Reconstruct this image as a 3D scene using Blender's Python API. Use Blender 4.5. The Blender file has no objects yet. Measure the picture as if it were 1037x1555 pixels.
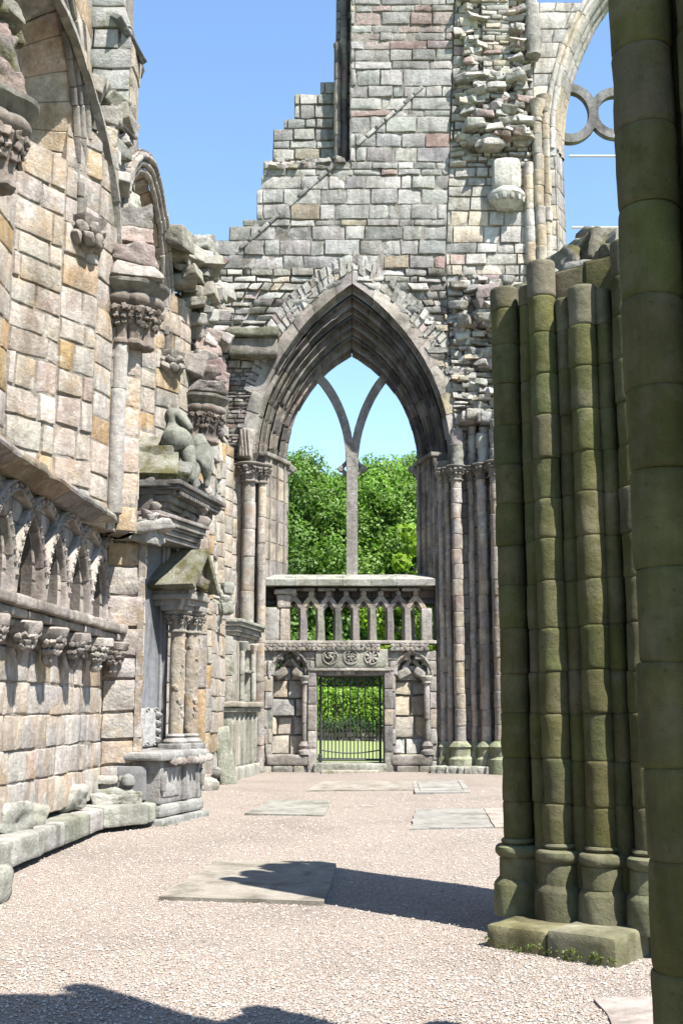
import bpy, math, random
import numpy as np
from mathutils import Vector, Matrix

C = bpy.context.scene.collection
SC = bpy.context.scene
# ---------------------------------------------------------------- camera
F, CX, CY = 1715.0, 518.5, 777.5
PITCH = math.atan(298.5 / F)
EYE = 1.6
cam = bpy.data.cameras.new("camera")
cam.sensor_fit = 'VERTICAL'; cam.sensor_height = 36.0; cam.lens = 36.0 * F / 1555.0
cam.clip_start = 0.05; cam.clip_end = 3000
co = bpy.data.objects.new("camera", cam); C.objects.link(co)
co.location = (0, 0, EYE); co.rotation_euler = (math.pi / 2 + PITCH, 0, 0)
SC.camera = co
# ---------------------------------------------------------------- sky and sun
SUN_EL = math.radians(56.0)
SUN_H = Vector((0.71, -0.704, 0)).normalized()
SUN = Vector((SUN_H.x * math.cos(SUN_EL), SUN_H.y * math.cos(SUN_EL), math.sin(SUN_EL)))
w = bpy.data.worlds.new("World"); SC.world = w; w.use_nodes = True
nt = w.node_tree; bg = nt.nodes["Background"]
sky = nt.nodes.new("ShaderNodeTexSky"); sky.sky_type = 'NISHITA'; sky.sun_disc = False
sky.sun_elevation = SUN_EL; sky.sun_rotation = math.atan2(SUN_H.x, SUN_H.y)
sky.air_density = 1.15; sky.dust_density = 0.0; sky.ozone_density = 4.3; sky.altitude = 60
nt.links.new(sky.outputs[0], bg.inputs[0]); bg.inputs[1].default_value = 0.09
sl = bpy.data.lights.new("sun", 'SUN'); sl.energy = 5.0; sl.angle = math.radians(0.5); sl.color = (1.0, 0.965, 0.91)
so = bpy.data.objects.new("sun", sl); C.objects.link(so); so.location = (20, -20, 40)
so.rotation_euler = SUN.to_track_quat('Z', 'Y').to_euler()
SC.view_settings.view_transform = 'Standard'; SC.view_settings.look = 'None'
SC.view_settings.gamma = 1.0; SC.view_settings.exposure = 1.78
SC.render.engine = 'CYCLES'; SC.cycles.diffuse_bounces = 3

# ---------------------------------------------------------------- measuring helpers (photo pixels -> metres in the place)
cp, sp = math.cos(PITCH), math.sin(PITCH)
def ray(px, py):
    u = (px - CX) / F; v = -(py - CY) / F
    return u, cp - v * sp, sp + v * cp
def at(px, py, Y):
    x, y, z = ray(px, py); t = Y / y
    return np.array((x * t, Y, EYE + z * t))
def zat(py, Y): return at(CX, py, Y)[2]
def g(Y): return max(0.0, min(Y, 27.0) - 10.0) * 0.0117
def gp(px, py):
    x, y, z = ray(px, py); Y = 10.0
    for _ in range(30): Y = (EYE - g(Y)) / (-z / y)
    return np.array((x / y * Y, Y, g(Y)))
E = 26.2
def ex(px, py, dw=0.0): p = at(px, py, E - dw); return p[0], p[2]

# ---------------------------------------------------------------- noise, mesh buffer
def _h(ix, iy, iz, seed):
    n = (ix * 374761393 + iy * 668265263 + iz * 2147483647 + seed * 974634777) & 0xFFFFFFFF
    n = ((n ^ (n >> 13)) * 1274126177) & 0xFFFFFFFF
    n = n ^ (n >> 16)
    return (n & 0xFFFF) / 32767.5 - 1.0
def vnoise(P, s, seed=0):
    Q = P * s; I = np.floor(Q).astype(np.int64); f = Q - I; f = f * f * (3 - 2 * f)
    x, y, z = I[:, 0], I[:, 1], I[:, 2]; r = 0
    for dx in (0, 1):
        for dy in (0, 1):
            for dz in (0, 1):
                wgt = (f[:, 0] if dx else 1 - f[:, 0]) * (f[:, 1] if dy else 1 - f[:, 1]) * (f[:, 2] if dz else 1 - f[:, 2])
                r = r + wgt * _h(x + dx, y + dy, z + dz, seed)
    return r
def fbm(P, s, seed=0): return vnoise(P, s, seed) * .6 + vnoise(P, s * 2.1, seed + 7) * .3 + vnoise(P, s * 4.3, seed + 13) * .15

class MB:
    def __init__(self): self.v = []; self.q = []; self.t = []; self.c = []; self.n = 0
    def add(self, V, quads, col, tris=None):
        V = np.asarray(V, float).reshape(-1, 3); self.v.append(V)
        c = np.asarray(col, float)
        if c.ndim == 1: c = np.tile(c, (len(V), 1))
        self.c.append(c)
        if quads is not None and len(quads): self.q.append(np.asarray(quads, np.int64) + self.n)
        if tris is not None and len(tris): self.t.append(np.asarray(tris, np.int64) + self.n)
        self.n += len(V)
    def grid(self, V, col, cu=False, cv=False):
        m, n = V.shape[:2]; I = np.arange(m * n).reshape(m, n)
        if cu: I = np.vstack([I, I[:1]])
        if cv: I = np.hstack([I, I[:, :1]])
        q = np.stack([I[:-1, :-1], I[1:, :-1], I[1:, 1:], I[:-1, 1:]], -1).reshape(-1, 4)
        c = np.asarray(col, float)
        if c.ndim == 3: c = c.reshape(-1, 3)
        self.add(V.reshape(-1, 3), q, c)
    def build(self, name, mat, parent=None, amp=0.0, sc=6.0, seed=1, smooth=True, weld=False):
        if not self.v: return None
        V = np.concatenate(self.v); col = np.concatenate(self.c)
        q = np.concatenate(self.q) if self.q else np.zeros((0, 4), np.int64)
        t = np.concatenate(self.t) if self.t else np.zeros((0, 3), np.int64)
        if amp:
            D = np.stack([fbm(V, sc, seed), fbm(V, sc, seed + 31), fbm(V, sc, seed + 67)], 1); V = V + D * amp
        me = bpy.data.meshes.new(name); nl = len(q) * 4 + len(t) * 3
        me.vertices.add(len(V)); me.loops.add(nl); me.polygons.add(len(q) + len(t))
        me.vertices.foreach_set("co", V.astype(np.float32).ravel())
        me.loops.foreach_set("vertex_index", np.concatenate([q.ravel(), t.ravel()]).astype(np.int32))
        me.polygons.foreach_set("loop_start", np.concatenate([np.arange(len(q)) * 4, len(q) * 4 + np.arange(len(t)) * 3]).astype(np.int32))
        a = me.attributes.new("tint", 'FLOAT_COLOR', 'POINT')
        a.data.foreach_set("color", np.hstack([np.clip(col, 0, 1), np.ones((len(col), 1))]).astype(np.float32).ravel())
        me.update(calc_edges=True); me.validate()
        if smooth: me.polygons.foreach_set("use_smooth", np.ones(len(me.polygons), bool))
        me.set_sharp_from_angle(angle=math.radians(38))
        me.materials.append(mat)
        o = bpy.data.objects.new(name, me); C.objects.link(o)
        if parent is not None: adopt(o, parent)
        return o

def worldloc(p):
    v = Vector(p.location)
    while p.parent is not None: p = p.parent
    return v
def adopt(o, p):
    o.parent = p
    o.matrix_parent_inverse = Matrix.Translation(-Vector(p.location)) if p.parent is None and p.type == 'EMPTY' else (Matrix.Identity(4) if p.parent is None else Matrix.Identity(4))
def thing(name, label, cat, loc=(0, 0, 0), group=None):
    o = bpy.data.objects.new(name, None); C.objects.link(o); o.empty_display_size = .2
    o.location = loc; return tag(o, label, cat, group)
def tag(o, label, cat, group=None, kind=None):
    if label: o['label'] = label
    if cat: o['category'] = cat
    if group: o['group'] = group
    if kind: o['kind'] = kind
    return o

# ---------------------------------------------------------------- materials
def newmat(name):
    m = bpy.data.materials.new(name); m.use_nodes = True
    n = m.node_tree; return m, n, n.nodes["Principled BSDF"]
def N(n, t, **k):
    d = n.nodes.new(t)
    for a, b in k.items(): setattr(d, a, b)
    return d
def noise(n, co, s, det=6, rough=.6, dist=0):
    d = N(n, "ShaderNodeTexNoise"); d.inputs["Scale"].default_value = s; d.inputs["Detail"].default_value = det
    d.inputs["Roughness"].default_value = rough; d.inputs["Distortion"].default_value = dist
    n.links.new(co, d.inputs["Vector"]); return d.outputs[0]
def ramp(n, f, stops):
    d = N(n, "ShaderNodeValToRGB"); e = d.color_ramp.elements
    while len(e) < len(stops): e.new(.5)
    for i, (p, c) in enumerate(stops): e[i].position = p; e[i].color = (*c, 1) if len(c) == 3 else c
    n.links.new(f, d.inputs[0]); return d.outputs[0]
def mix(n, mode, f, a, b):
    d = N(n, "ShaderNodeMix", data_type='RGBA', blend_type=mode)
    if isinstance(f, (int, float)): d.inputs[0].default_value = f
    else: n.links.new(f, d.inputs[0])
    for i, x in ((6, a), (7, b)):
        if isinstance(x, tuple): d.inputs[i].default_value = (*x, 1)
        else: n.links.new(x, d.inputs[i])
    return d.outputs[2]
def g3(v): return (v, v, v)

ALB = .50; SALB = .61
def stone(name, warm=0, stain=(.16, .15, .13), stain_amt=(.56, .74), lich=(.62, .61, .57), lich_amt=(.60, .72), bump=.5, fine=40, moss=None, vari=(.72, 1.18), grainscale=9.0, streak=False):
    m, n, b = newmat(name); L = n.links
    tc = N(n, "ShaderNodeTexCoord").outputs["Object"]
    at_ = N(n, "ShaderNodeAttribute", attribute_name="tint").outputs["Color"]
    v1 = ramp(n, noise(n, tc, grainscale, 8, .65), [(.25, g3(vari[0])), (.75, g3(vari[1]))])
    c = mix(n, 'MULTIPLY', 1.0, at_, v1)
    gr = ramp(n, noise(n, tc, 130, 3, .7), [(.3, g3(.82)), (.7, g3(1.12))])
    c = mix(n, 'MULTIPLY', 1.0, c, gr)
    if warm:
        c = mix(n, 'MIX', ramp(n, noise(n, tc, 2.6, 7, .6, .4), [(.50, g3(0)), (.72, g3(warm))]), c, (.56, .36, .15))
        c = mix(n, 'MIX', ramp(n, noise(n, tc, 1.9, 7, .6, .8), [(.52, g3(0)), (.70, g3(warm * .8))]), c, (.50, .36, .31))
    sm = ramp(n, noise(n, tc, 1.7, 9, .68, .6), [(stain_amt[0], g3(0)), (stain_amt[1], g3(.75))])
    c = mix(n, 'MIX', sm, c, stain)
    lm = ramp(n, noise(n, tc, 5.3, 9, .7, .2), [(lich_amt[0], g3(0)), (lich_amt[1], g3(.6))])
    c = mix(n, 'MIX', lm, c, lich)
    if moss:
        mcol, lo, hi, sc = moss
        mm = ramp(n, noise(n, tc, sc, 9, .65, .3), [(lo, g3(0)), (hi, g3(.9))])
        mc = mix(n, 'MULTIPLY', 1.0, mcol, ramp(n, noise(n, tc, 60, 4, .7), [(.3, g3(.55)), (.7, g3(1.3))]))
        c = mix(n, 'MIX', mm, c, mc)
    mp = N(n, "ShaderNodeMapping"); L.new(tc, mp.inputs["Vector"]); mp.inputs["Scale"].default_value = (1.5, 1.5, .28)
    c = mix(n, 'MULTIPLY', 1.0, c, ramp(n, noise(n, mp.outputs[0], 1.6, 8, .62, .5), [(.36, (.62, .60, .57)), (.52, (.98, .97, .96)), (.7, (1.12, 1.1, 1.08))]))
    pit = ramp(n, noise(n, tc, 34, 5, .75), [(.30, g3(.55)), (.42, g3(1.0))])
    c = mix(n, 'MULTIPLY', 1.0, c, pit)
    c = mix(n, "MULTIPLY", 1.0, c, g3(SALB))
    L.new(c, b.inputs["Base Color"]); b.inputs["Roughness"].default_value = .92
    b.inputs["Specular IOR Level"].default_value = .2
    h1 = noise(n, tc, 14, 10, .7); h2 = noise(n, tc, fine * 2.5, 6, .75)
    vo = N(n, "ShaderNodeTexVoronoi"); vo.inputs["Scale"].default_value = 26; L.new(tc, vo.inputs["Vector"])
    ma = N(n, "ShaderNodeMath", operation='MULTIPLY_ADD'); L.new(h2, ma.inputs[0]); ma.inputs[1].default_value = .35; L.new(h1, ma.inputs[2])
    mb_ = N(n, "ShaderNodeMath", operation='MULTIPLY_ADD'); L.new(vo.outputs[0], mb_.inputs[0]); mb_.inputs[1].default_value = .12; L.new(ma.outputs[0], mb_.inputs[2])
    bp = N(n, "ShaderNodeBump"); bp.inputs["Strength"].default_value = bump; bp.inputs["Distance"].default_value = .05
    L.new(mb_.outputs[0], bp.inputs["Height"]); L.new(bp.outputs[0], b.inputs["Normal"])
    return m

M = {}
M['wall'] = stone("sandstone_ashlar", warm=.5, bump=.7, stain=(.24, .19, .14), stain_amt=(.56, .74), lich=(.70, .66, .60), lich_amt=(.52, .66), vari=(.60, 1.26))
M['grey'] = stone("grey_sandstone", stain=(.11, .105, .095), stain_amt=(.54, .72), lich=(.64, .62, .58), lich_amt=(.54, .68), bump=.65, vari=(.64, 1.24))
M['rubble'] = stone("rubble_sandstone", stain=(.12, .11, .10), stain_amt=(.54, .72), lich=(.66, .64, .58), lich_amt=(.52, .66), bump=.8)
M['soot_shade'] = stone("sooty_shade_sandstone", stain=(.07, .065, .06), stain_amt=(.46, .66), lich=(.42, .38, .33), lich_amt=(.6, .74), bump=.45)  # sooty stone; its darkness also paints shade into recesses
M['carved'] = stone("carved_sandstone", stain=(.09, .08, .07), stain_amt=(.50, .70), lich=(.48, .45, .40), bump=.6)
M['pier'] = stone("algae_sandstone", stain=(.085, .085, .022), stain_amt=(.40, .66), lich=(.21, .18, .125), lich_amt=(.50, .70), bump=.45, vari=(.58, 1.45), grainscale=4)
M['mossy'] = stone("mossy_sandstone", moss=((.13, .12, .035), .47, .60, 3.2), bump=.9)
M['ledge'] = stone("ledge_sandstone", stain=(.14, .15, .10), stain_amt=(.5, .7), lich=(.55, .54, .48), lich_amt=(.52, .68), bump=.7, moss=((.16, .17, .08), .56, .70, 2.1))
M['panel'] = stone("slate_panel_stone", stain=(.13, .13, .13), stain_amt=(.5, .75), lich=(.30, .30, .31), bump=.18)
M['flag'] = stone("flagstone", stain=(.22, .20, .15), stain_amt=(.5, .75), lich=(.42, .40, .34), bump=.25)

def gravel_mat():
    m, n, b = newmat("pink_gravel"); L = n.links
    tc = N(n, "ShaderNodeTexCoord").outputs["Object"]
    vo = N(n, "ShaderNodeTexVoronoi"); vo.inputs["Scale"].default_value = 72; L.new(tc, vo.inputs["Vector"]); vo.inputs["Randomness"].default_value = 1
    sep = N(n, "ShaderNodeSeparateColor"); L.new(vo.outputs["Color"], sep.inputs[0])
    c = ramp(n, sep.outputs[0], [(0, (.30, .26, .23)), (.12, (.48, .40, .35)), (.32, (.60, .52, .46)), (.52, (.57, .53, .49)), (.7, (.68, .61, .55)), (.85, (.57, .46, .38)), (1, (.76, .71, .66))])
    dk = ramp(n, vo.outputs["Distance"], [(.30, g3(1)), (.75, g3(.55))])
    c = mix(n, 'MULTIPLY', 1.0, c, dk)
    c = mix(n, 'MULTIPLY', 1.0, c, ramp(n, noise(n, tc, .55, 7, .62, .4), [(.3, (.80, .79, .78)), (.5, (1.0, .99, .97)), (.7, (1.1, 1.08, 1.06))]))
    c = mix(n, 'MULTIPLY', 1.0, c, (ALB * 1.06, ALB * 1.03, ALB * .99))
    L.new(c, b.inputs["Base Color"]); b.inputs["Roughness"].default_value = .8; b.inputs["Specular IOR Level"].default_value = .25
    iv = N(n, "ShaderNodeMath", operation='SUBTRACT'); iv.inputs[0].default_value = 1; L.new(vo.outputs["Distance"], iv.inputs[1])
    rh = N(n, "ShaderNodeMath", operation='MULTIPLY_ADD'); L.new(sep.outputs[1], rh.inputs[0]); rh.inputs[1].default_value = .8; L.new(iv.outputs[0], rh.inputs[2])
    bp = N(n, "ShaderNodeBump"); bp.inputs["Strength"].default_value = .9; bp.inputs["Distance"].default_value = .018
    L.new(rh.outputs[0], bp.inputs["Height"]); L.new(bp.outputs[0], b.inputs["Normal"])
    return m
M['gravel'] = gravel_mat()
def tint_mat(name, rough=.8, spec=.3):
    m, n, b = newmat(name)
    n.links.new(mix(n, 'MULTIPLY', 1.0, N(n, "ShaderNodeAttribute", attribute_name="tint").outputs["Color"], g3(ALB)), b.inputs["Base Color"])
    b.inputs["Roughness"].default_value = rough; b.inputs["Specular IOR Level"].default_value = spec
    return m
M['pebble'] = tint_mat("pebble_stone")
def leaf_mat():
    m, n, b = newmat("leaf_green"); L = n.links
    a = mix(n, 'MULTIPLY', 1.0, N(n, "ShaderNodeAttribute", attribute_name="tint").outputs["Color"], g3(.80))
    L.new(a, b.inputs["Base Color"]); b.inputs["Roughness"].default_value = .55; b.inputs["Specular IOR Level"].default_value = .3
    tr = N(n, "ShaderNodeBsdfTranslucent"); L.new(mix(n, 'MULTIPLY', 1.0, a, (1.3, 1.7, .7)), tr.inputs[0])
    mx = N(n, "ShaderNodeMixShader"); mx.inputs[0].default_value = .42
    L.new(b.outputs[0], mx.inputs[1]); L.new(tr.outputs[0], mx.inputs[2]); L.new(mx.outputs[0], n.nodes["Material Output"].inputs[0])
    return m
M['leaf'] = leaf_mat()
def plain_noise(name, c1, c2, s, bump=.3, rough=.9, dist=.05):
    m, n, b = newmat(name); L = n.links
    tc = N(n, "ShaderNodeTexCoord").outputs["Object"]; f = noise(n, tc, s, 8, .7)
    L.new(ramp(n, f, [(.3, c1), (.7, c2)]), b.inputs["Base Color"]); b.inputs["Roughness"].default_value = rough
    bp = N(n, "ShaderNodeBump"); bp.inputs["Strength"].default_value = bump; bp.inputs["Distance"].default_value = dist
    L.new(f, bp.inputs["Height"]); L.new(bp.outputs[0], b.inputs["Normal"]); return m
M['bark'] = plain_noise("bark", (.05, .04, .03), (.14, .11, .08), 8, .8)
M['grass'] = plain_noise("lawn_grass", (.10, .13, .04), (.19, .22, .075), 9, .6)
M['iron'] = plain_noise("black_painted_iron", (.010, .010, .011), (.025, .024, .022), 30, .1, .5, .005)
M['rod'] = plain_noise("weathered_steel", (.35, .34, .33), (.55, .53, .5), 30, .1, .6, .005)

# ---------------------------------------------------------------- palettes (albedo)
def palette(items, jit=.08):
    ws = [i[0] for i in items]
    def f(r, *a):
        c = np.array(r.choices(items, ws)[0][1]); k = 1 + r.uniform(-jit, jit) * 1.4
        return np.clip(c * k + np.array([r.uniform(-jit, jit) * .12 for _ in range(3)]), .02, .9)
    return f
P_WARM = palette([(5, (.50, .43, .345)), (5, (.50, .445, .38)), (2.4, (.49, .375, .24)), (1.2, (.46, .32, .17)), (3, (.56, .51, .45)), (1.2, (.48, .40, .35)), (2.5, (.41, .38, .335))])
P_LOWER = palette([(4, (.52, .455, .375)), (5, (.53, .485, .435)), (1.5, (.50, .41, .335)), (1, (.48, .38, .24)), (4, (.47, .445, .41))])
P_GREY = palette([(5, (.40, .39, .365)), (4, (.47, .46, .43)), (3, (.33, .325, .31)), (3, (.53, .515, .48)), (.6, (.44, .39, .29)), (.35, (.37, .27, .24))], .1)
P_PINK = palette([(3, (.37, .28, .26)), (2, (.38, .32, .30)), (3, (.38, .36, .33))])
P_PALE = palette([(5, (.66, .63, .57)), (3, (.60, .57, .51)), (2, (.66, .58, .46)), (2, (.50, .49, .46)), (.7, (.48, .36, .32))])
P_RUB = palette([(4, (.46, .44, .40)), (3, (.38, .36, .32)), (3, (.55, .53, .48)), (2, (.28, .26, .23)), (.9, (.44, .36, .33)), (.6, (.54, .47, .36))], .12)
P_DARKRUB = palette([(4, (.26, .24, .22)), (3, (.33, .30, .27)), (2, (.20, .18, .17)), (1, (.40, .36, .31)), (1, (.32, .22, .20))], .12)
P_SOOT_SHADE = palette([(4, (.28, .25, .22)), (3, (.34, .305, .27)), (2, (.22, .20, .18)), (2, (.40, .355, .30)), (1, (.31, .265, .235))])  # sooty stone, with the shade of the arch painted in
P_SHAFT = palette([(4, (.48, .43, .37)), (2, (.44, .385, .345)), (4, (.42, .395, .36)), (2, (.53, .47, .38))])
P_DOOR = palette([(4, (.36, .33, .29)), (4, (.40, .37, .33)), (2, (.31, .29, .265)), (1.5, (.44, .38, .29)), (1.5, (.28, .265, .245))], .12)
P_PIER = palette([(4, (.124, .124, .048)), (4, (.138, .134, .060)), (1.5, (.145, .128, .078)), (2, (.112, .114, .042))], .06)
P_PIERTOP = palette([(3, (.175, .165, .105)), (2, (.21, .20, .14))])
P_LEDGE = palette([(4, (.42, .41, .36)), (3, (.48, .46, .41)), (2, (.38, .38, .31))])
P_CARV = palette([(3, (.42, .37, .33)), (3, (.48, .43, .38)), (1, (.35, .31, .28))])
P_STAT = palette([(3, (.27, .28, .23)), (2, (.31, .31, .27))])
P_MON = palette([(3, (.32, .305, .28)), (2, (.36, .34, .31))])
MORT_W = np.array((.31, .275, .235)); MORT_G = np.array((.32, .295, .255)); MORT_D = np.array((.14, .125, .11)); MORT_P = np.array((.07, .065, .035))

# ---------------------------------------------------------------- shape builders
class Fr:                                   # a vertical frame: u along the wall, v up, w out of the wall
    def __init__(s, p, q):
        s.o = np.array((p[0], p[1], 0.0)); d = np.array((q[0] - p[0], q[1] - p[1], 0.0)); s.L = float(np.linalg.norm(d)); s.u = d / s.L
        s.n = np.array((s.u[1], -s.u[0], 0.0))
    def __call__(s, u, v, w):
        u, v, w = np.broadcast_arrays(np.asarray(u, float), np.asarray(v, float), np.asarray(w, float))
        return s.o + u[..., None] * s.u + v[..., None] * np.array((0, 0, 1.0)) + w[..., None] * s.n
EF = Fr((0, E), (1, E))

def masonry(mb, fr, spans, v0, v1, ch, bl, pal, rng, mort=MORT_W, prot=.02, gap=.014, thick=.6, edge=.028, nu=6, nv=5, tilt=0.0, body=True, wob=.010, nz=.012, nzs=5.0, mrec=.008, step=False):
    sp_ = spans if callable(spans) else (lambda v: spans)
    v = v0; row = 0
    if gap >= .028: mrec = .04
    def axis(L, n, gapf=0):
        e1, e2 = min(.010, L * .12), min(edge, L * .3)
        return np.concatenate([[0, e1], np.linspace(e2, L - e2, max(n - 3, 2)), [L - e1, L]]) / L
    while v < v1 - .02:
        h = rng.uniform(*ch)
        if v + h > v1 - ch[0] * .5: h = v1 - v
        a, b, mid = sp_(v + .002), sp_(v + h - .002), sp_(v + h / 2)
        if len(a) != len(mid) or len(b) != len(mid): a = b = mid
        if step: a = [(mid[0][0], a[0][1])] + list(a[1:]); b = [(mid[0][0], b[0][1])] + list(b[1:])
        for (l0, r0), (l1, r1) in zip(a, b):
            wd = ((r0 - l0) + (r1 - l1)) / 2
            if wd < .03 or r0 < l0 or r1 < l1: continue
            if body:
                cs = np.array([fr(l0, v, -mrec), fr(r0, v, -mrec), fr(r1, v + h, -mrec), fr(l1, v + h, -mrec), fr(l0, v, -thick), fr(r0, v, -thick), fr(r1, v + h, -thick), fr(l1, v + h, -thick)])
                mb.add(cs, [(0, 1, 2, 3), (5, 4, 7, 6), (4, 0, 3, 7), (1, 5, 6, 2), (3, 2, 6, 7), (4, 5, 1, 0)], mort)
            js = [0.0]; x = 0 if wd < bl[1] else rng.uniform(.0, .5) * bl[0]
            if x > .08: js.append(x / wd)
            while True:
                x += rng.uniform(*bl) * rng.choice((.7, 1, 1, 1.15))
                if x > wd - bl[0] * .45: break
                js.append(x / wd)
            js.append(1.0)
            for f0, f1 in zip(js[:-1], js[1:]):
                bl_, br_ = l0 + f0 * (r0 - l0), l0 + f1 * (r0 - l0); tl_, tr_ = l1 + f0 * (r1 - l1), l1 + f1 * (r1 - l1)
                if min(br_ - bl_, tr_ - tl_) < gap * 2.2: continue
                W = lambda: rng.uniform(-wob, wob)
                bl_ += gap / 2; tl_ += gap / 2; br_ -= gap / 2; tr_ -= gap / 2
                q = [(bl_ + W() * .5, v + gap / 2 + W()), (br_ + W() * .5, v + gap / 2 + W()), (tr_ + W() * .5, v + h - gap / 2 + W()), (tl_ + W() * .5, v + h - gap / 2 + W())]
                aa, bb = np.meshgrid(axis(q[1][0] - q[0][0], nu), axis(h - gap, nv), indexing='ij')
                U = (1 - bb) * ((1 - aa) * q[0][0] + aa * q[1][0]) + bb * ((1 - aa) * q[3][0] + aa * q[2][0])
                V = (1 - bb) * ((1 - aa) * q[0][1] + aa * q[1][1]) + bb * ((1 - aa) * q[3][1] + aa * q[2][1])
                pr = rng.uniform(0, prot)
                Wd = np.full(U.shape, pr) + (aa - .5) * rng.uniform(-1, 1) * prot * .6 + (bb - .5) * rng.uniform(-1, 1) * prot * .6
                # rounded arrises
                ring = np.zeros(U.shape, bool); ring[0, :] = ring[-1, :] = True; ring[:, 0] = ring[:, -1] = True
                r2 = np.zeros(U.shape, bool); r2[1, 1:-1] = r2[-2, 1:-1] = True; r2[1:-1, 1] = r2[1:-1, -2] = True
                Wd[r2] -= edge * .18; Wd[ring] = -mrec - .006
                pt = fr(U, V, Wd); fl = pt.reshape(-1, 3)
                d = (fbm(fl, nzs, 3) * nz + vnoise(fl, nzs * 3.3, 5) * nz * .45).reshape(U.shape)
                d[ring] = 0
                pt = pt + d[..., None] * fr.n
                # wavy edges
                e = vnoise(fl, 9, 11).reshape(U.shape) * (.004 + gap * .4); pt[..., 2] += e; pt = pt + (vnoise(fl, 11, 17).reshape(U.shape) * (.003 + gap * .3))[..., None] * fr.u
                col = pal(rng, (q[0][0] + q[1][0]) / 2, v + h / 2)
                mb.grid(pt, col)
        v += h; row += 1

def rbox(mb, c, ax, half, bev, col, noise_amp=0.0, nsc=5.0, seed=0, n=4, skew=None):
    """rounded stone block: c centre, ax 3x3 rows axes, half sizes"""
    half = np.asarray(half, float); bev = min(bev, half.min() * .9); c = np.asarray(c, float); ax = np.asarray(ax, float)
    out = []; idx = []
    k = 0
    def line(h): return np.concatenate([[-h, -h + bev], np.linspace(-h + bev, h - bev, n + 1)[1:-1], [h - bev, h]])
    for d in range(3):
        a, b = [i for i in range(3) if i != d]
        la, lb = line(half[a]), line(half[b])
        for s in (-1, 1):
            P = np.zeros((len(la), len(lb), 3)); P[..., a] = la[:, None]; P[..., b] = lb[None, :]; P[..., d] = s * half[d]
            Q = np.clip(P, -(half - bev), half - bev); D = P - Q; ln = np.linalg.norm(D, axis=-1, keepdims=True); ln[ln == 0] = 1
            P = Q + D / ln * bev
            if skew is not None: P = skew(P)
            Wp = c + P @ ax
            if noise_amp:
                f = Wp.reshape(-1, 3); nn = (P / np.maximum(half, 1e-6)).reshape(-1, 3); nn = nn / np.maximum(np.linalg.norm(nn, axis=1, keepdims=True), 1e-6)
                Wp = Wp + ((fbm(f, nsc, seed) * noise_amp)[:, None] * (nn @ ax)).reshape(Wp.shape)
            if s < 0: Wp = Wp[::-1]
            mb.grid(Wp, col)
I3 = np.eye(3)
def rot(rx=0, ry=0, rz=0): return np.array((Matrix.Rotation(rz, 3, 'Z') @ Matrix.Rotation(ry, 3, 'Y') @ Matrix.Rotation(rx, 3, 'X')).transposed())
def frax(fr): return np.array([fr.u, fr.n, (0, 0, 1.0)])
def fbox(mb, fr, u0, u1, v0, v1, w0, w1, col, bev=.015, na=.006, ns=7, n=4, seed=0):
    rbox(mb, fr((u0 + u1) / 2, (v0 + v1) / 2, (w0 + w1) / 2), frax(fr), ((u1 - u0) / 2, (w1 - w0) / 2, (v1 - v0) / 2), bev, col, na, ns, seed, n)
def chip(r_, h):
    k = [r_.uniform(-.2, .2) for _ in range(6)]
    def f(P):
        q = P / h; Q_ = P.copy()
        Q_[..., 0] = P[..., 0] * (1 + k[0] * q[..., 1] + k[1] * q[..., 2]); Q_[..., 1] = P[..., 1] * (1 + k[2] * q[..., 0] + k[3] * q[..., 2]); Q_[..., 2] = P[..., 2] * (1 + k[4] * q[..., 0] + k[5] * q[..., 1])
        return Q_
    return f
def rocks(mb, rng, fr, n, ur, vr, wr, size, pal, na=.25, inside=None, flat=.5):
    k = 0; tries = 0
    while k < n and tries < n * 20:
        tries += 1
        u, v, w_ = rng.uniform(*ur), rng.uniform(*vr), rng.uniform(*wr)
        if inside and not inside(u, v): continue
        s = rng.uniform(*size); h = np.array((s * rng.uniform(.7, 1.3), s * rng.uniform(.6, 1.1), s * rng.uniform(flat * .7, flat * 1.3))) * .5
        ax = rot(rng.uniform(-.2, .2), rng.uniform(-.2, .2), rng.uniform(-.5, .5)) @ frax(fr)
        rbox(mb, fr(u, v, w_), ax, h, h.min() * .22, pal(rng), s * na * .38, 3.4 / s, rng.randint(0, 99), 4, chip(rng, h)); k += 1

def lathe(mb, x, y, prof, col, seg=28, a0=0, a1=2 * math.pi, flut=0, flam=0.0, na=0.0, ns=8, tilt=None):
    th = np.linspace(a0, a1, seg, endpoint=(a1 - a0) < 6.2); R = np.array([p[0] for p in prof]); Z = np.array([p[1] for p in prof])
    r = R[:, None] * np.ones(seg)[None, :]
    if flut: r = r * (1 + flam * np.cos(flut * th)[None, :])
    V = np.stack([x + r * np.cos(th), y + r * np.sin(th), Z[:, None] * np.ones(seg)], -1)
    if na:
        f = V.reshape(-1, 3); d = (fbm(f, ns, 2) * na).reshape(r.shape); V[..., 0] += d * np.cos(th); V[..., 1] += d * np.sin(th)
    mb.grid(V, col, cv=(a1 - a0) > 6.2)
    # closing caps
    for j in (0, -1):
        ring = V[j]; c = ring.mean(0); n = len(ring)
        mb.add(np.vstack([ring, c]), None, col, [(i, (i + 1) % n, n) for i in range(n)])
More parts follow.
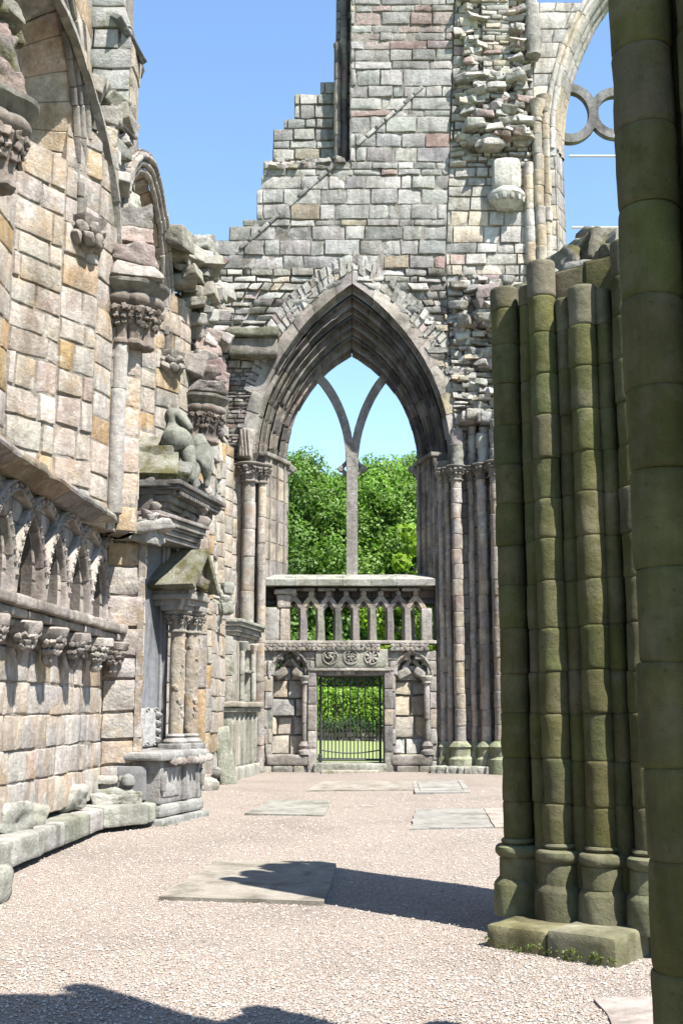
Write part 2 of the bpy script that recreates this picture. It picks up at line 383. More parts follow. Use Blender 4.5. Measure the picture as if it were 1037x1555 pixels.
def drums(mb, x, y, z0, z1, r, ch, pal, rng, seg=22, na=.006, jit=.012, jr=.03, groove=.009, zs=None, worn=0.0):
    z = z0; k = 0
    cuts = zs or None
    while z < z1 - .01:
        h = (cuts[k] - z) if cuts and k < len(cuts) else rng.uniform(*ch)
        if z + h > z1 - .06: h = z1 - z
        rr = r * (1 + rng.uniform(-jr, jr)); dx, dy = rng.uniform(-jit, jit), rng.uniform(-jit, jit)
        e = min(.012, h * .1)
        prof = [(rr - groove, z), (rr - groove * .3, z + e * .5), (rr, z + e * 1.6)]
        for t in np.linspace(.14, .86, 5): prof.append((rr, z + t * h))
        prof += [(rr, z + h - e * 1.6), (rr - groove * .3, z + h - e * .5), (rr - groove, z + h)]
        if worn:
            prof = [(p[0] * (1 - worn * max(0, rng.uniform(-1, 1)) * .3), p[1]) for p in prof]
        lathe(mb, x + dx, y + dy, prof, pal(rng), seg, na=na, ns=6); z += h; k += 1
def tube(mb, pts, r, col, seg=8, closed=False, prof=None):
    pts = np.asarray(pts, float); m = len(pts); T = np.gradient(pts, axis=0) if not closed else np.roll(pts, -1, 0) - np.roll(pts, 1, 0)
    T /= np.maximum(np.linalg.norm(T, axis=1, keepdims=True), 1e-9); up = np.array((0, 1.0, 0)) if abs(T[:, 1]).max() < .9 else np.array((1.0, 0, 0))
    A = np.cross(T, up); A /= np.maximum(np.linalg.norm(A, axis=1, keepdims=True), 1e-9); B_ = np.cross(A, T)
    rr = np.broadcast_to(np.asarray(r, float), (m,))
    if prof is None: th = np.linspace(0, 2 * math.pi, seg, endpoint=False); prof = np.stack([np.cos(th), np.sin(th)], 1)
    prof = np.asarray(prof, float)
    V = pts[:, None, :] + rr[:, None, None] * (prof[None, :, :1] * A[:, None, :] + prof[None, :, 1:] * B_[:, None, :])
    mb.grid(V, col, cu=closed, cv=True)
    if not closed:
        n = V.shape[1]
        for j in (0, -1):
            mb.add(np.vstack([V[j], V[j].mean(0)]), None, col, [(i, (i + 1) % n, n) for i in range(n)])

def archpt(w_, rise, s):
    R = (w_ * w_ + rise * rise) / (2 * w_); am = math.atan2(rise, R - w_)
    a = s * am
    return -w_ + R - R * np.cos(a), R * np.sin(a)
def arch(mb, fr, uc, prof, nv_, pal, rng, gap=.02, groove=.012, jit=.006, sides=(-1, 1), sr=(0, 1), sub=4, nz=.008):
    """prof: list of (halfwidth, rise, spring z, depth into wall); swept in voussoirs along both arcs"""
    for sd in sides:
        cuts = np.linspace(sr[0], sr[1], nv_ + 1); cuts[1:-1] += np.array([rng.uniform(-.18, .18) for _ in range(nv_ - 1)]) * (sr[1] - sr[0]) / nv_
        for a, b in zip(cuts[:-1], cuts[1:]):
            ln = (b - a) * prof[0][1] * 1.25; e = min(gap / max(ln, .05) * .5, .2)
            S = a + (b - a) * np.concatenate([[0, e], np.linspace(e, 1 - e, sub + 1)[1:-1], [1 - e, 1]])
            inset = np.zeros(len(S)); inset[0] = inset[-1] = groove
            dw, dd = rng.uniform(-jit, jit), rng.uniform(-jit, jit)
            rows = []
            for (w_, r_, z_, d_) in prof:
                x, zz = archpt(w_ + dw, r_ + dw, S)
                # inset pushes joints into the masonry
                x = x - inset * .7; zz = zz + inset * .5
                rows.append(fr(uc + sd * -x if sd > 0 else uc + x, z_ + zz, -(d_ + dd) - inset))
            V = np.stack(rows, 1)
            f = V.reshape(-1, 3); V = V + (fbm(f, 7, 4) * nz).reshape(V.shape[:2])[..., None] * fr.n + (fbm(f, 7, 9) * nz).reshape(V.shape[:2])[..., None] * np.array((0, 0, 1.0))
            mb.grid(V, pal(rng))
def rollprof(n, w0, d0, w1, d1, bulge, extra):
    """n rolls from (w0,d0) to (w1,d1) -> list of (w,d)"""
    out = []; L = math.hypot(w1 - w0, d1 - d0); nx, ny = -(d1 - d0) / L, (w1 - w0) / L   # towards smaller w / smaller d
    if nx > 0: nx, ny = -nx, -ny
    for i in range(n):
        for t in np.linspace(0, 1, 7)[:-1]:
            f = (i + t) / n; k = math.sin(math.pi * t)
            k = bulge * (k ** .6) - (extra if t == 0 else 0)
            out.append((w0 + (w1 - w0) * f + nx * k, d0 + (d1 - d0) * f + ny * k))
    out.append((w1, d1)); return out
def ground_poly(mb, pts, z0, z1, col):
    n = len(pts); V = [(p[0], p[1], p[2] + z1) for p in pts] + [(p[0], p[1], p[2] + z0) for p in pts]
    q = [(i, (i + 1) % n, n + (i + 1) % n, n + i) for i in range(n)]
    if n == 4: q.append((0, 1, 2, 3))
    mb.add(V, q, col)

# ================================================================ GROUND
def sheet(name, xs, ys, zf, mat, kind='structure'):
    mb = MB(); X, Y = np.meshgrid(xs, ys, indexing='ij'); Z = np.vectorize(zf)(X, Y)
    mb.grid(np.stack([X, Y, Z], -1), (.3, .3, .3)); o = mb.build(name, mat); tag(o, None, None, None, kind); return o
o = sheet("ground", np.linspace(-1500, 1500, 31), np.linspace(-1500, 1500, 31), lambda x, y: -.25, M['grass'])
sheet("gravel_floor", np.linspace(-7, 17, 60), np.linspace(-9, 27, 90), lambda x, y: g(y) + .012 * math.sin(x * 1.7 + y * .6) * math.sin(y * .9 - x), M['gravel'])
sheet("lawn", np.linspace(-25, 30, 40), np.linspace(27.004, 47, 30), lambda x, y: max(0, y - 36) * .029 + .03 * math.sin(x * .8 + y), M['grass'])

rng = random.Random(11)
def pebbles():
    r = np.random.default_rng(5); n = 46000
    Y = 5.6 + 16 * r.random(n) ** 1.7; X = (r.random(n) - .5) * (Y * .62 + 1.2) * 1.04
    wallx = -3.25 + .05 * (Y - 11); ok = (X > wallx); X, Y = X[ok], Y[ok]; n = len(X)
    s = r.uniform(.005, .0115, n)
    base = np.array([(0, 0, 1), (1, 0, .1), (.5, .87, -.1), (-.5, .87, .1), (-1, 0, -.1), (-.5, -.87, .1), (.5, -.87, -.1)], float)
    th = r.random(n) * 6.28; sx = s * r.uniform(.8, 1.4, n); sy = s * r.uniform(.7, 1.1, n); sz = s * r.uniform(.5, .9, n)
    P = base[None] * np.stack([sx, sy, sz], 1)[:, None, :] + r.normal(0, .0012, (n, 7, 3))
    c, s_ = np.cos(th)[:, None], np.sin(th)[:, None]
    Gz = np.maximum(0, Y - 10) * .0117 + .012 * np.sin(X * 1.7 + Y * .6) * np.sin(Y * .9 - X)
    V = np.stack([P[..., 0] * c - P[..., 1] * s_ + X[:, None], P[..., 0] * s_ + P[..., 1] * c + Y[:, None], P[..., 2] + Gz[:, None] + sz[:, None] * .5], -1)
    pal = np.array([(.62, .50, .42), (.52, .40, .33), (.68, .60, .52), (.44, .34, .28), (.55, .50, .45), (.30, .24, .2), (.60, .42, .30), (.76, .70, .62)])
    col = np.repeat(pal[r.choice(8, n, p=[.22, .17, .18, .13, .13, .06, .05, .06])] * r.uniform(.85, 1.12, (n, 1)), 7, 0)
    t = np.array([(0, i, i % 6 + 1) for i in range(1, 7)])[None] + (np.arange(n) * 7)[:, None, None]
    mb = MB(); mb.add(V.reshape(-1, 3), None, col, t.reshape(-1, 3))
    o = mb.build("gravel", M['pebble']); tag(o, "loose pink and cream pebbles scattered over the gravel floor", "gravel", None, 'stuff')
pebbles()

# ================================================================ EAST END WALL
ew = thing("end_wall", "tall ruined end wall with a pointed traceried window above a small doorway", "wall", (0, E + .5, .19))
def pl(px, py): return ex(px, py)
zY = lambda py: zat(py, E)
XL = lambda px, py: ex(px, py)[0]
# outer (front) and inner (deep) arch of the aisle window
DEEP = 1.15
def archnums(pxl, pxr, pys, pya, dep):
    l = at(pxl, pys, E + dep); r = at(pxr, pys, E + dep); a = at((pxl + pxr) / 2, pya, E + dep)
    return (l[0] + r[0]) / 2, (r[0] - l[0]) / 2, a[2] - l[2], l[2]
uc_o, w_o, rise_o, zs_o = archnums(381, 688, 705, 428, 0)
uc_i, w_i, rise_i, zs_i = archnums(436, 634, 705, 541, DEEP)
UC = (uc_o + uc_i) / 2
def tprof(t, dep, bul=0):  # arch numbers at fraction t (0 outer, 1 inner)
    return (w_o + (w_i - w_o) * t, rise_o + (rise_i - rise_o) * t, zs_o + (zs_i - zs_o) * t, dep)

# lower door wall
z_fr0 = zY(988); z_fr1 = zY(974)
dx0, dx1 = XL(481, 1090), XL(583, 1090); dz1 = zY(1019)
nL = (XL(414, 1090), XL(465, 1090)); nR = (XL(601, 1090), XL(652, 1090))
n_sp = zY(1030); n_bot = zY(1146); n_apL = zY(989); n_apR = zY(994)
xl0, xr0 = XL(384, 1090), XL(664, 1090)
def niche_half(v, wid, ap):
    if v < n_bot: return 0
    if v < n_sp: return wid
    rise = ap - n_sp; 
    if v >= ap: return 0
    R = (wid * wid + rise * rise) / (2 * wid); dz = v - n_sp
    return max(0, math.sqrt(max(R * R - dz * dz, 0)) - (R - wid))
def door_spans(v):
    holes = []
    for (a, b), ap in ((nL, n_apL), (nR, n_apR)):
        h = niche_half(v, (b - a) / 2, ap)
        if h > .02: holes.append(((a + b) / 2 - h, (a + b) / 2 + h))
    if v < dz1: holes.append((dx0, dx1))
    holes.sort(); x = xl0; out = []
    for a, b in holes: out.append((x, a)); x = b
    out.append((x, xr0)); return out
rng = random.Random(21)
mb = MB()
masonry(mb, EF, door_spans, .12, z_fr0, (.28, .46), (.25, .5), P_DOOR, rng, MORT_G, prot=.035, gap=.02, thick=.75, nz=.022, nzs=4)
mb.build("doorway_masonry", M['carved'] if False else M['grey'], ew)
for (a, b), ap in ((nL, n_apL), (nR, n_apR)):
    c_, hw = (a + b) / 2, (b - a) / 2
    fr2 = Fr((0, E + .26), (1, E + .26)); mb = MB()
    masonry(mb, fr2, lambda v: [(c_ - niche_half(v, hw + .03, ap + .05), c_ + niche_half(v, hw + .03, ap + .05))] if niche_half(v, hw, ap) > .05 else [], n_bot, ap, (.3, .5), (.3, .5), palette([(3, (.52, .46, .38)), (2, (.48, .46, .42)), (2, (.58, .50, .37)), (1, (.42, .40, .37))]), rng, MORT_G, prot=.10, gap=.03, thick=.4, nz=.05, nzs=3.5, edge=.06)
    nb = mb.build("blind_niche", M['grey'], ew)
    mb = MB(); rp = rollprof(2, hw + .10, -.05, hw - .0, .08, .03, .01)
    arch(mb, EF, c_, [(w_, (ap - n_sp) + w_ - hw, n_sp, d_) for w_, d_ in rp], 5, P_DOOR, rng, jit=.004)
    mb.build("niche_arch", M['grey'], ew)
    mb = MB()
    for s in (-1, 1):   # cusps left in the head of the niche
        p = EF(c_ + s * hw * .52, n_sp + .12, -.12)
        rbox(mb, p, rot(0, s * .5, 0), (.16, .09, .10), .06, P_DOOR(rng), .05, 6, 3, 4)
        p = EF(c_ + s * hw * .3, n_sp + .33, -.15); rbox(mb, p, rot(0, s * .9, 0), (.15, .07, .05), .04, P_DOOR(rng), .03, 7, 4, 4)
    mb.build("trefoil_cusp", M['carved'], ew)
    mb = MB(); fbox(mb, EF, a - .12, b + .05, n_bot - .24, n_bot, -.3, .10, np.array((.36, .33, .29)), .05, .03, 4, 5)
    mb.build("niche_sill", M['carved'], ew)
    inner = b - .04 if c_ < 0.2 else b - .05
    mb = MB(); drums(mb, inner, E + .02, n_bot + .3, n_sp - .12, .07, (.4, .55), P_DOOR, rng)
    lathe(mb, inner, E + .02, [(.08, n_sp - .13), (.11, n_sp - .1), (.10, n_sp - .07), (.14, n_sp + .0), (.15, n_sp + .04), (.13, n_sp + .06)], P_DOOR(rng), 20, na=.012, ns=14)
    lathe(mb, inner, E + .02, [(.15, n_bot), (.15, n_bot + .08), (.10, n_bot + .13), (.13, n_bot + .2), (.08, n_bot + .3)], P_DOOR(rng), 20, na=.02, ns=10)
    if c_ > .2:
        lathe(mb, a + .02, E + .02, [(.06, n_bot), (.1, n_bot + .05), (.06, n_bot + .12)], P_DOOR(rng), 16)
    mb.build("niche_colonnette", M['carved'], ew)
# plinth course at the base of the wall
mb = MB()
for a, b in ((xl0 - .1, dx0 - .28), (dx1 + .28, xr0 + .1)):
    x = a
    while x < b - .05:
        L_ = min(rng.uniform(.4, .8), b - x); fbox(mb, EF, x, x + L_ - .01, .05, .32, -.2, .10 + rng.uniform(-.02, .02), P_DOOR(rng), .03, .02, 5); x += L_
mb.build("plinth", M['ledge'], ew)
# frieze of square leaf bosses + string
mb = MB(); fbox(mb, EF, xl0, xr0, z_fr1 - .06, z_fr1 + .015, -.5, .10, np.array((.50, .46, .41)), .02, .012, 5, 8)
x = xl0 + .1
while x < xr0 - .1:
    if rng.random() < .92 and not (0.85 < x - xl0 < 1.0):
        for s in (-1, 1):
            for t in (-1, 1): rbox(mb, EF(x + s * .055, (z_fr0 + z_fr1) / 2 - .03 + t * .042, .05), rot(0, rng.uniform(-.4, .4), 0), (.056, .05, .042), .02, P_DOOR(rng), .015, 12, 1, 2)
        rbox(mb, EF(x, (z_fr0 + z_fr1) / 2 - .03, .09), I3, (.02, .03, .02), .015, P_DOOR(rng), 0, 5, 0, 2)
    x += .225
mb.build("frieze", M['carved'], ew)
# carved panel over the door with three roundels
px0, px1 = XL(478, 1000), XL(590, 1000); pz0, pz1 = zY(1014), zY(986)
mb = MB(); fbox(mb, EF, px0 + .02, px1 - .02, pz0, pz1, -.2, .06, np.array((.40, .40, .34)), .03, .008, 5, 8)
pan = mb.build("door_panel", M['ledge'], ew)
rc = [(XL(501.5, 997), 0), (XL(532.7, 997), 1), (XL(564, 997), 2)]; rz = zY(998); rr = .165
dark = np.array((.15, .14, .12)); lite = np.array((.44, .42, .36))
for x, k in rc:
    mb = MB(); th = np.linspace(0, 2 * math.pi, 33)[:-1]
    cy = lambda r, w_: [EF(x + r * math.cos(t), rz + r * math.sin(t), w_) for t in th]
    V = np.array([[*cy(rr * .92, .0625)], [*cy(rr * .01, .0625)]]); mb.grid(V, dark, cv=True)
    tube(mb, np.array(cy(rr, .066)), .02, lite, 8, True)
    if k == 0:      # three swirling arms
        for j in range(3):
            a = j * 2.094 + .5; pts = [EF(x + math.cos(a + 1.9 * (1 - q)) * rr * .85 * q, rz + math.sin(a + 1.9 * (1 - q)) * rr * .85 * q, .072) for q in np.linspace(.05, 1, 9)]
            tube(mb, np.array(pts), np.linspace(.035, .018, 9), lite)
        tube(mb, np.array([EF(x + .6 * rr * math.cos(t), rz + .6 * rr * math.sin(t), .07) for t in np.linspace(0, 2.2, 8)]), .016, lite)
    elif k == 1:    # quatrefoil with a cross
        for j in range(4):
            a = j * math.pi / 2; cx_, cz_ = x + math.cos(a) * rr * .5, rz + math.sin(a) * rr * .5
            tube(mb, np.array([EF(cx_ + rr * .33 * math.cos(t), cz_ + rr * .33 * math.sin(t), .07) for t in th]), .015, lite, 6, True)
            tube(mb, np.array([EF(x, rz, .075), EF(cx_, cz_, .075)]), .03, lite)
    else:           # star cross with flared arms
        for j in range(8):
            a = j * math.pi / 4 + .39; L_ = rr * (.88 if j % 2 else .8)
            tube(mb, np.array([EF(x, rz, .07), EF(x + math.cos(a) * L_ * .5, rz + math.sin(a) * L_ * .5, .074), EF(x + math.cos(a) * L_, rz + math.sin(a) * L_, .07)]), np.array((.012, .026, .035 if j % 2 else .012)), lite, 6)
    mb.build("roundel", M['carved'], pan)
# doorway frame and step
mb = MB(); jw = .22
for x0, x1 in ((dx0 - .20, dx0 - .01), (dx1 + .01, dx1 + .20)):
    z = .16
    while z < dz1 + .02:
        h = min(rng.uniform(.35, .6), dz1 + .1 - z)
        fbox(mb, EF, x0, x1, z, z + h - .012, -.55, .07, P_DOOR(rng), .02, .008, 6); z += h
for k_, (o_, d_) in enumerate(((.03, .085), (.10, .06))): fbox(mb, EF, dx0 - .25 + o_, dx1 + .25 - o_, dz1 + .0 + k_ * .0, dz1 + .07 - k_ * .035, -.5, d_ + k_ * .04, np.array((.36, .33, .29)), .02, .006, 6, 6)
mb.build("door_frame", M['grey'], ew)
mb = MB(); s0 = gp(487, 1186); fbox(mb, EF, dx0 - .06, dx1 + .06, .1, zY(1159), -.7, .16, np.array((.40, .40, .34)), .03, .015, 5, 6)
fbox(mb, EF, XL(488, 1178), XL(575, 1178), .1, .245, .18, .52, np.array((.48, .43, .35)), .02, .01, 5, 5)
mb.build("door_step", M['ledge'], ew)

# balustrade
zb0, zb1 = zY(973), zY(924); zpk = zY(903); BW = -.12
posts = [460, 486, 512.5, 539, 565, 591.5, 617.7]; peaks = [446, 472.5, 499, 525.6, 552, 578, 604.6, 631]
BF = Fr((0, E + .14), (1, E + .14))
bx = lambda p: at(p, 940, E + .14)[0]
for p in posts:
    mb = MB(); x = bx(p); hw = .105
    # chamfered post
    pr = np.array([(-hw, -.09), (-hw * .45, .12), (hw * .45, .12), (hw, -.09), (hw, -.2), (-hw, -.2)])
    rows = [[BF(x + a * (1 + .12 * (k in (0, 5))), z, b) for a, b in pr] for k, z in enumerate(np.linspace(zb0 - .02, zb1 + .04, 6))]
    mb.grid(np.array(rows), P_DOOR(rng), cv=True); mb.build("baluster", M['carved'], ew, .012, 6, smooth=False)
for i, p in enumerate(peaks):
    mb = MB(); x = bx(p); hs = bx(peaks[1]) - bx(peaks[0]); hs *= .5; c = P_DOOR(rng)
    for s in (-1, 1):
        pts = np.array([BF(x + s * hs, zb1, .04), BF(x + s * hs * .55, zb1 + (zpk - zb1) * .45, .06), BF(x, zpk - .05, .06)])
        tube(mb, pts, .054, c, prof=[(-1, -.9), (1, -.9), (1, .9), (.2, 1.3), (-1, .9)])
        for q in (.30, .72):   # inner cusps
            rbox(mb, BF(x + s * hs * (.95 - q * .75), zb1 + (zpk - zb1) * q * .55 - .07, .0), rot(0, s * .8, 0), (.075, .06, .045), .03, c, .01, 8, 2, 2)
    rbox(mb, BF(x, zpk + .03, .07), I3, (.068, .068, .075), .06, c, .02, 10, i, 3)
    mb.build("gable_head", M['carved'], ew, .008, 7)
mb = MB()
fbox(mb, BF, XL(398, 940), XL(425, 940), zb0, zY(922), -.3, .10, np.array((.44, .42, .38)), .02, .008, 5, 5)
fbox(mb, BF, XL(425.5, 940), XL(440, 940), zb0, zY(924), -.3, .13, np.array((.52, .45, .37)), .03, .02, 5, 5)
fbox(mb, BF, XL(420, 910), XL(442, 910), zY(923), zY(903), -.25, .14, np.array((.50, .45, .39)), .05, .03, 5, 4)
fbox(mb, BF, XL(416, 900), XL(450, 900), zY(902), zY(894), -.25, .16, np.array((.48, .44, .39)), .04, .03, 5, 4)
fbox(mb, BF, XL(640, 940), XL(656, 940), zb0, zY(923), -.3, .10, np.array((.46, .43, .39)), .02, .01, 5, 5)
mb.build("end_block", M['grey'], ew)
mb = MB()
masonry(mb, Fr((0, E + .42), (1, E + .42)), [(XL(398, 900), XL(662, 900))], zY(916), zY(889), (.14, .2), (.25, .5), P_DARKRUB, rng, MORT_D, prot=.04, thick=.5)
for k in range(6):
    a = 450 + k * 32; fbox(mb, BF, XL(a, 900), XL(a + 28, 900), zY(901) + .06, zY(895) + .04, -.1, .12, P_DOOR(rng), .03, .02, 6)
mb.build("lintel", M['carved'], ew)
# sill
mb = MB(); x0, x1 = XL(400, 885), XL(660, 885); zt, zb_ = zY(881), zY(890)
cuts = [x0, x0 + .28, x0 + .75, x0 + 1.25, x0 + 1.85, x0 + 2.5, x0 + 3.1, x1]
for a, b in zip(cuts[:-1], cuts[1:]):
    c = palette([(1, (.44, .44, .38)), (1, (.50, .48, .43)), (1, (.40, .41, .35))])(rng)
    ia = .22 if a == x0 else 0; ib = .22 if b == x1 else 0
    zz = zY(873.5) + .08; fr_ = [(a, zb_, .16), (b, zb_, .16), (b, zt, .18), (a, zt, .18)]
    V = [EF(*fr_[0]), EF(*fr_[1]), EF(*fr_[2]), EF(*fr_[3]), EF(a + ia, zz, -.55), EF(b - ib, zz, -.55), EF(a + ia, zb_, -.6), EF(b - ib, zb_, -.6), EF(a + ia, zz, -DEEP - .3), EF(b - ib, zz, -DEEP - .3), EF(a + ia, zb_, -DEEP - .3), EF(b - ib, zb_, -DEEP - .3)]
    g_ = .004; V = [v + np.array((g_ if i in (0, 3, 4, 6, 8, 10) else -g_, 0, 0)) for i, v in enumerate(V)]
    mb.add(V, [(0, 1, 2, 3), (3, 2, 5, 4), (0, 6, 7, 1), (4, 5, 9, 8), (8, 9, 11, 10), (6, 10, 11, 7), (0, 3, 4, 6), (1, 7, 5, 2), (6, 4, 8, 10), (5, 7, 11, 9)], c)
mb.build("window_sill", M['ledge'], ew, .010, 5, smooth=False)

# window jamb splays below the arch, both sides
z_sill = zY(884); z_sp = zs_o
mb = MB()
oiL = at(436, 790, E + DEEP)[0]; oiR = at(634, 790, E + DEEP)[0]; oL = XL(402, 790); oR = XL(660, 790)
fl = Fr((oL, E + .02), (oiL, E + DEEP)); fR = Fr((oiR, E + DEEP), (oR, E + .02))
P_J = palette([(3, (.38, .35, .31)), (2, (.44, .40, .35)), (2, (.34, .32, .30)), (1, (.46, .40, .31))])
for f_ in (fl, fR):
    L_ = f_.L; masonry(mb, f_, [(0, L_ * .36), (L_ * .36, L_ * .7), (L_ * .7, L_)], z_sill, zs_i + .05, (.4, .6), (.7, .8), P_J, rng, MORT_D * 1.6, prot=.006, gap=.008, thick=.5, wob=.003, edge=.012)
# returns to the outer face
masonry(mb, Fr((oiL + .0, E + DEEP), (oiL + .001, E + DEEP + .35)), [(0, .35)], z_sill, zs_i + .05, (.3, .42), (.5, .6), P_J, rng, MORT_D, thick=.3)
masonry(mb, Fr((oiR + .001, E + DEEP + .35), (oiR, E + DEEP)), [(0, .35)], z_sill, zs_i + .05, (.3, .42), (.5, .6), P_J, rng, MORT_D, thick=.3)
for xa, xb in ((XL(352, 800), oL), (oR, XL(672, 800))):
    masonry(mb, EF, [(xa, xb)], .2 if xa < 0 else z_fr1, z_sp + .02, (.3, .42), (.3, .5), P_SOOT_SHADE, rng, MORT_D, thick=.9)
mb.build("window_jamb", M['soot_shade'], ew)
mb = MB()
for f_ in (fl, fR):
    for q in (.2, .52, .84): tube(mb, np.array([f_(f_.L * q, z, .015) for z in np.linspace(z_sill + .05, zs_i - .05, 12)]), .035, P_SOOT_SHADE(rng), 8)
mb.build("jamb_moulding", M['soot_shade'], ew, .006, 6)
# string at the springing
mb = MB()
for f_ in (fl, fR): fbox(mb, f_, -.05, f_.L + .04, zs_i - .05, zs_i + .06, -.15, .09, np.array((.36, .32, .28)), .03, .012, 7, 6)
mb.build("impost_string", M['soot_shade'], ew)
# arch orders
ords = [(0.0, -.06, .17, .10, 1, 9, .05), (.17, .16, .44, .40, 2, 10, .055), (.44, .44, .72, .74, 2, 11, .05), (.72, .78, 1.0, DEEP, 2, 12, .05)]
for (t0, d0, t1, d1, nr, nvs, bul) in ords:
    mb = MB(); pr = rollprof(nr, t0, d0, t1, d1, .14, .08)
    P_A = P_SOOT_SHADE if t0 > 0 else palette([(3, (.46, .43, .38)), (2, (.40, .36, .31)), (1, (.52, .45, .33)), (2, (.34, .31, .28))])  # front ring paler as if sunlit, deeper orders carry painted shade
    prof = [tprof(min(max(t, -.05), 1.06), d) for t, d in pr]
    if t0 == 0: prof = [(w_o + .28, rise_o + .30, zs_o, -.02), (w_o + .28, rise_o + .30, zs_o, -.06)] + prof
    if t1 == 1.0: prof = prof + [(w_i + .02, rise_i + .02, zs_i, DEEP + .12), (w_i + .3, rise_i + .3, zs_i, DEEP + .4)]
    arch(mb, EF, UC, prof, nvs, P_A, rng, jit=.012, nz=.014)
    bk = [(w_ + .16, r_ + .16, z_, d_ + .16) for w_, r_, z_, d_ in (tprof(t0 - .08, d0 + .1), tprof((t0 + t1) / 2, (d0 + d1) / 2 + .12), tprof(min(t1 + .08, 1.0), d1 + .1))]
    arch(mb, EF, UC, bk, 6, P_A, rng, jit=0, groove=0)
    mb.build("arch_order", M['soot_shade'], ew)
# relieving ring of thin rubble voussoirs
mb = MB()
for k in range(2):
    a0 = .25 + k * .24; arch(mb, EF, UC, [(w_o + a0 + .02, rise_o + a0 + .03, zs_o, .1), (w_o + a0 + .02, rise_o + a0 + .03, zs_o, -.07), (w_o + a0 + .26, rise_o + a0 + .28, zs_o, -.06), (w_o + a0 + .26, rise_o + a0 + .28, zs_o, .1)], 24 - 4 * k, P_RUB, rng, gap=.05, groove=.05, jit=.035, sr=(.30 + .12 * k, 1), nz=.03)
mb.build("relieving_arch", M['rubble'], ew)
# tracery: Y of two arcs on one mullion
TY = E + DEEP + .12; TF = Fr((0, TY), (1, TY)); mb = MB()
tx = lambda px, py: at(px, py, TY)
hexp = [(-1, -1.2), (-1, .5), (-.35, 1.3), (.35, 1.3), (1, .5), (1, -1.2)]
cm = np.array((.36, .34, .31))
def tr_curve(pts, r): 
    P_ = np.array([tx(*p) for p in pts]); n = len(P_); t = np.linspace(0, n - 1, 24); Q = np.stack([np.interp(t, range(n), P_[:, i]) for i in range(3)], 1)
    for _ in range(3): Q[1:-1] = (Q[:-2] + 2 * Q[1:-1] + Q[2:]) / 4
    tube(mb, Q, r, cm, prof=hexp)
tube(mb, np.array([tx(534.5, y) for y in np.linspace(884, 690, 14)]), .135, cm, prof=hexp)
tr_curve([(533, 735), (532, 700), (529, 665), (521, 635), (508, 605), (493, 583), (483, 573), (472, 562)], .105)
tr_curve([(536, 735), (537, 700), (541, 665), (549, 637), (560, 610), (572, 589), (583, 575), (596, 562)], .105)
for s, x0_ in ((-1, 534.5), (1, 534.5), (1, 433), (-1, 636)):
    q = [(x0_ + s * 7, 722), (x0_ + s * 17, 712), (x0_ + s * 7, 701)]
    if x0_ == 433: q = [(434, 724), (445, 713), (434, 702)]
    if x0_ == 636: q = [(636, 724), (624, 713), (636, 702)]
    for a, b in zip(q[:-1], q[1:]): tube(mb, np.array([tx(*a), tx(*b)]), np.array((.055, .05)), cm, 6)
    rbox(mb, tx(q[1][0], q[1][1]), rot(0, .78, 0), (.07, .07, .07), .02, cm)
mb.build("tracery", M['grey'], ew, .006, 6, smooth=False)

# front wall above the window: rubble, then the stepped gable and the tower face
steps = [(700, 330), (500, 318), (440, 310), (413, 312), (389, 308), (385, 324), (366, 324), (365.9, 346), (353, 348), (352.9, 365), (344, 369), (326, 369), (325.9, 390), (296, 390), (295.9, 397), (269, 397), (268.9, 401), (241, 402), (240.9, 531), (-60, 533)]
lz = [zY(y) for y, x in steps]; lx = [XL(x, y) for y, x in steps]
def leftb(v): return float(np.interp(v, lz, lx))
def arch_half(v, add=0.0):
    dz = v - zs_o; w_ = w_o + add; r_ = rise_o + add * 1.05
    if dz < 0: return w_
    if dz >= r_: return 0
    R = (w_ * w_ + r_ * r_) / (2 * w_); return max(0, math.sqrt(max(R * R - dz * dz, 0)) - (R - w_))
XR = lambda v: float(np.interp(v, [zY(700), zY(400), zY(0)], [XL(690, 700), XL(676, 400), XL(690, 0)]))
def up_spans(v):
    h = arch_half(v, .12); l, r = leftb(v), XR(v)
    if h > .03: return [(l, UC - h), (UC + h, r)] if r > UC + h + .03 else [(l, UC - h)]
    return [(l, r)]
mb = MB(); rng = random.Random(5); zmid = zY(408)
masonry(mb, EF, up_spans, z_sp, zY(560), (.07, .14), (.18, .5), P_DARKRUB, rng, MORT_D, prot=.05, gap=.02, thick=1.2, nz=.03)
masonry(mb, EF, up_spans, zY(560), zmid, (.09, .22), (.2, .6), P_RUB, rng, MORT_G, prot=.10, gap=.028, thick=1.2, nz=.045, edge=.05)
mb.build("rubble_masonry", M['rubble'], ew)
def tower_pal(r, u, v):
    y1, y0 = zY(12), zY(72)
    if y0 < v < y1 and u > XL(556, 40): return P_PINK(r)
    return P_GREY(r)
mb = MB()
masonry(mb, EF, up_spans, zmid, zY(-60), (.17, .48), (.32, 1.0), tower_pal, rng, MORT_G * 1.1, prot=.045, gap=.026, thick=.7, nz=.032, nu=8, nv=6, step=True, wob=.018)
mb.build("gable_masonry", M['grey'], ew)
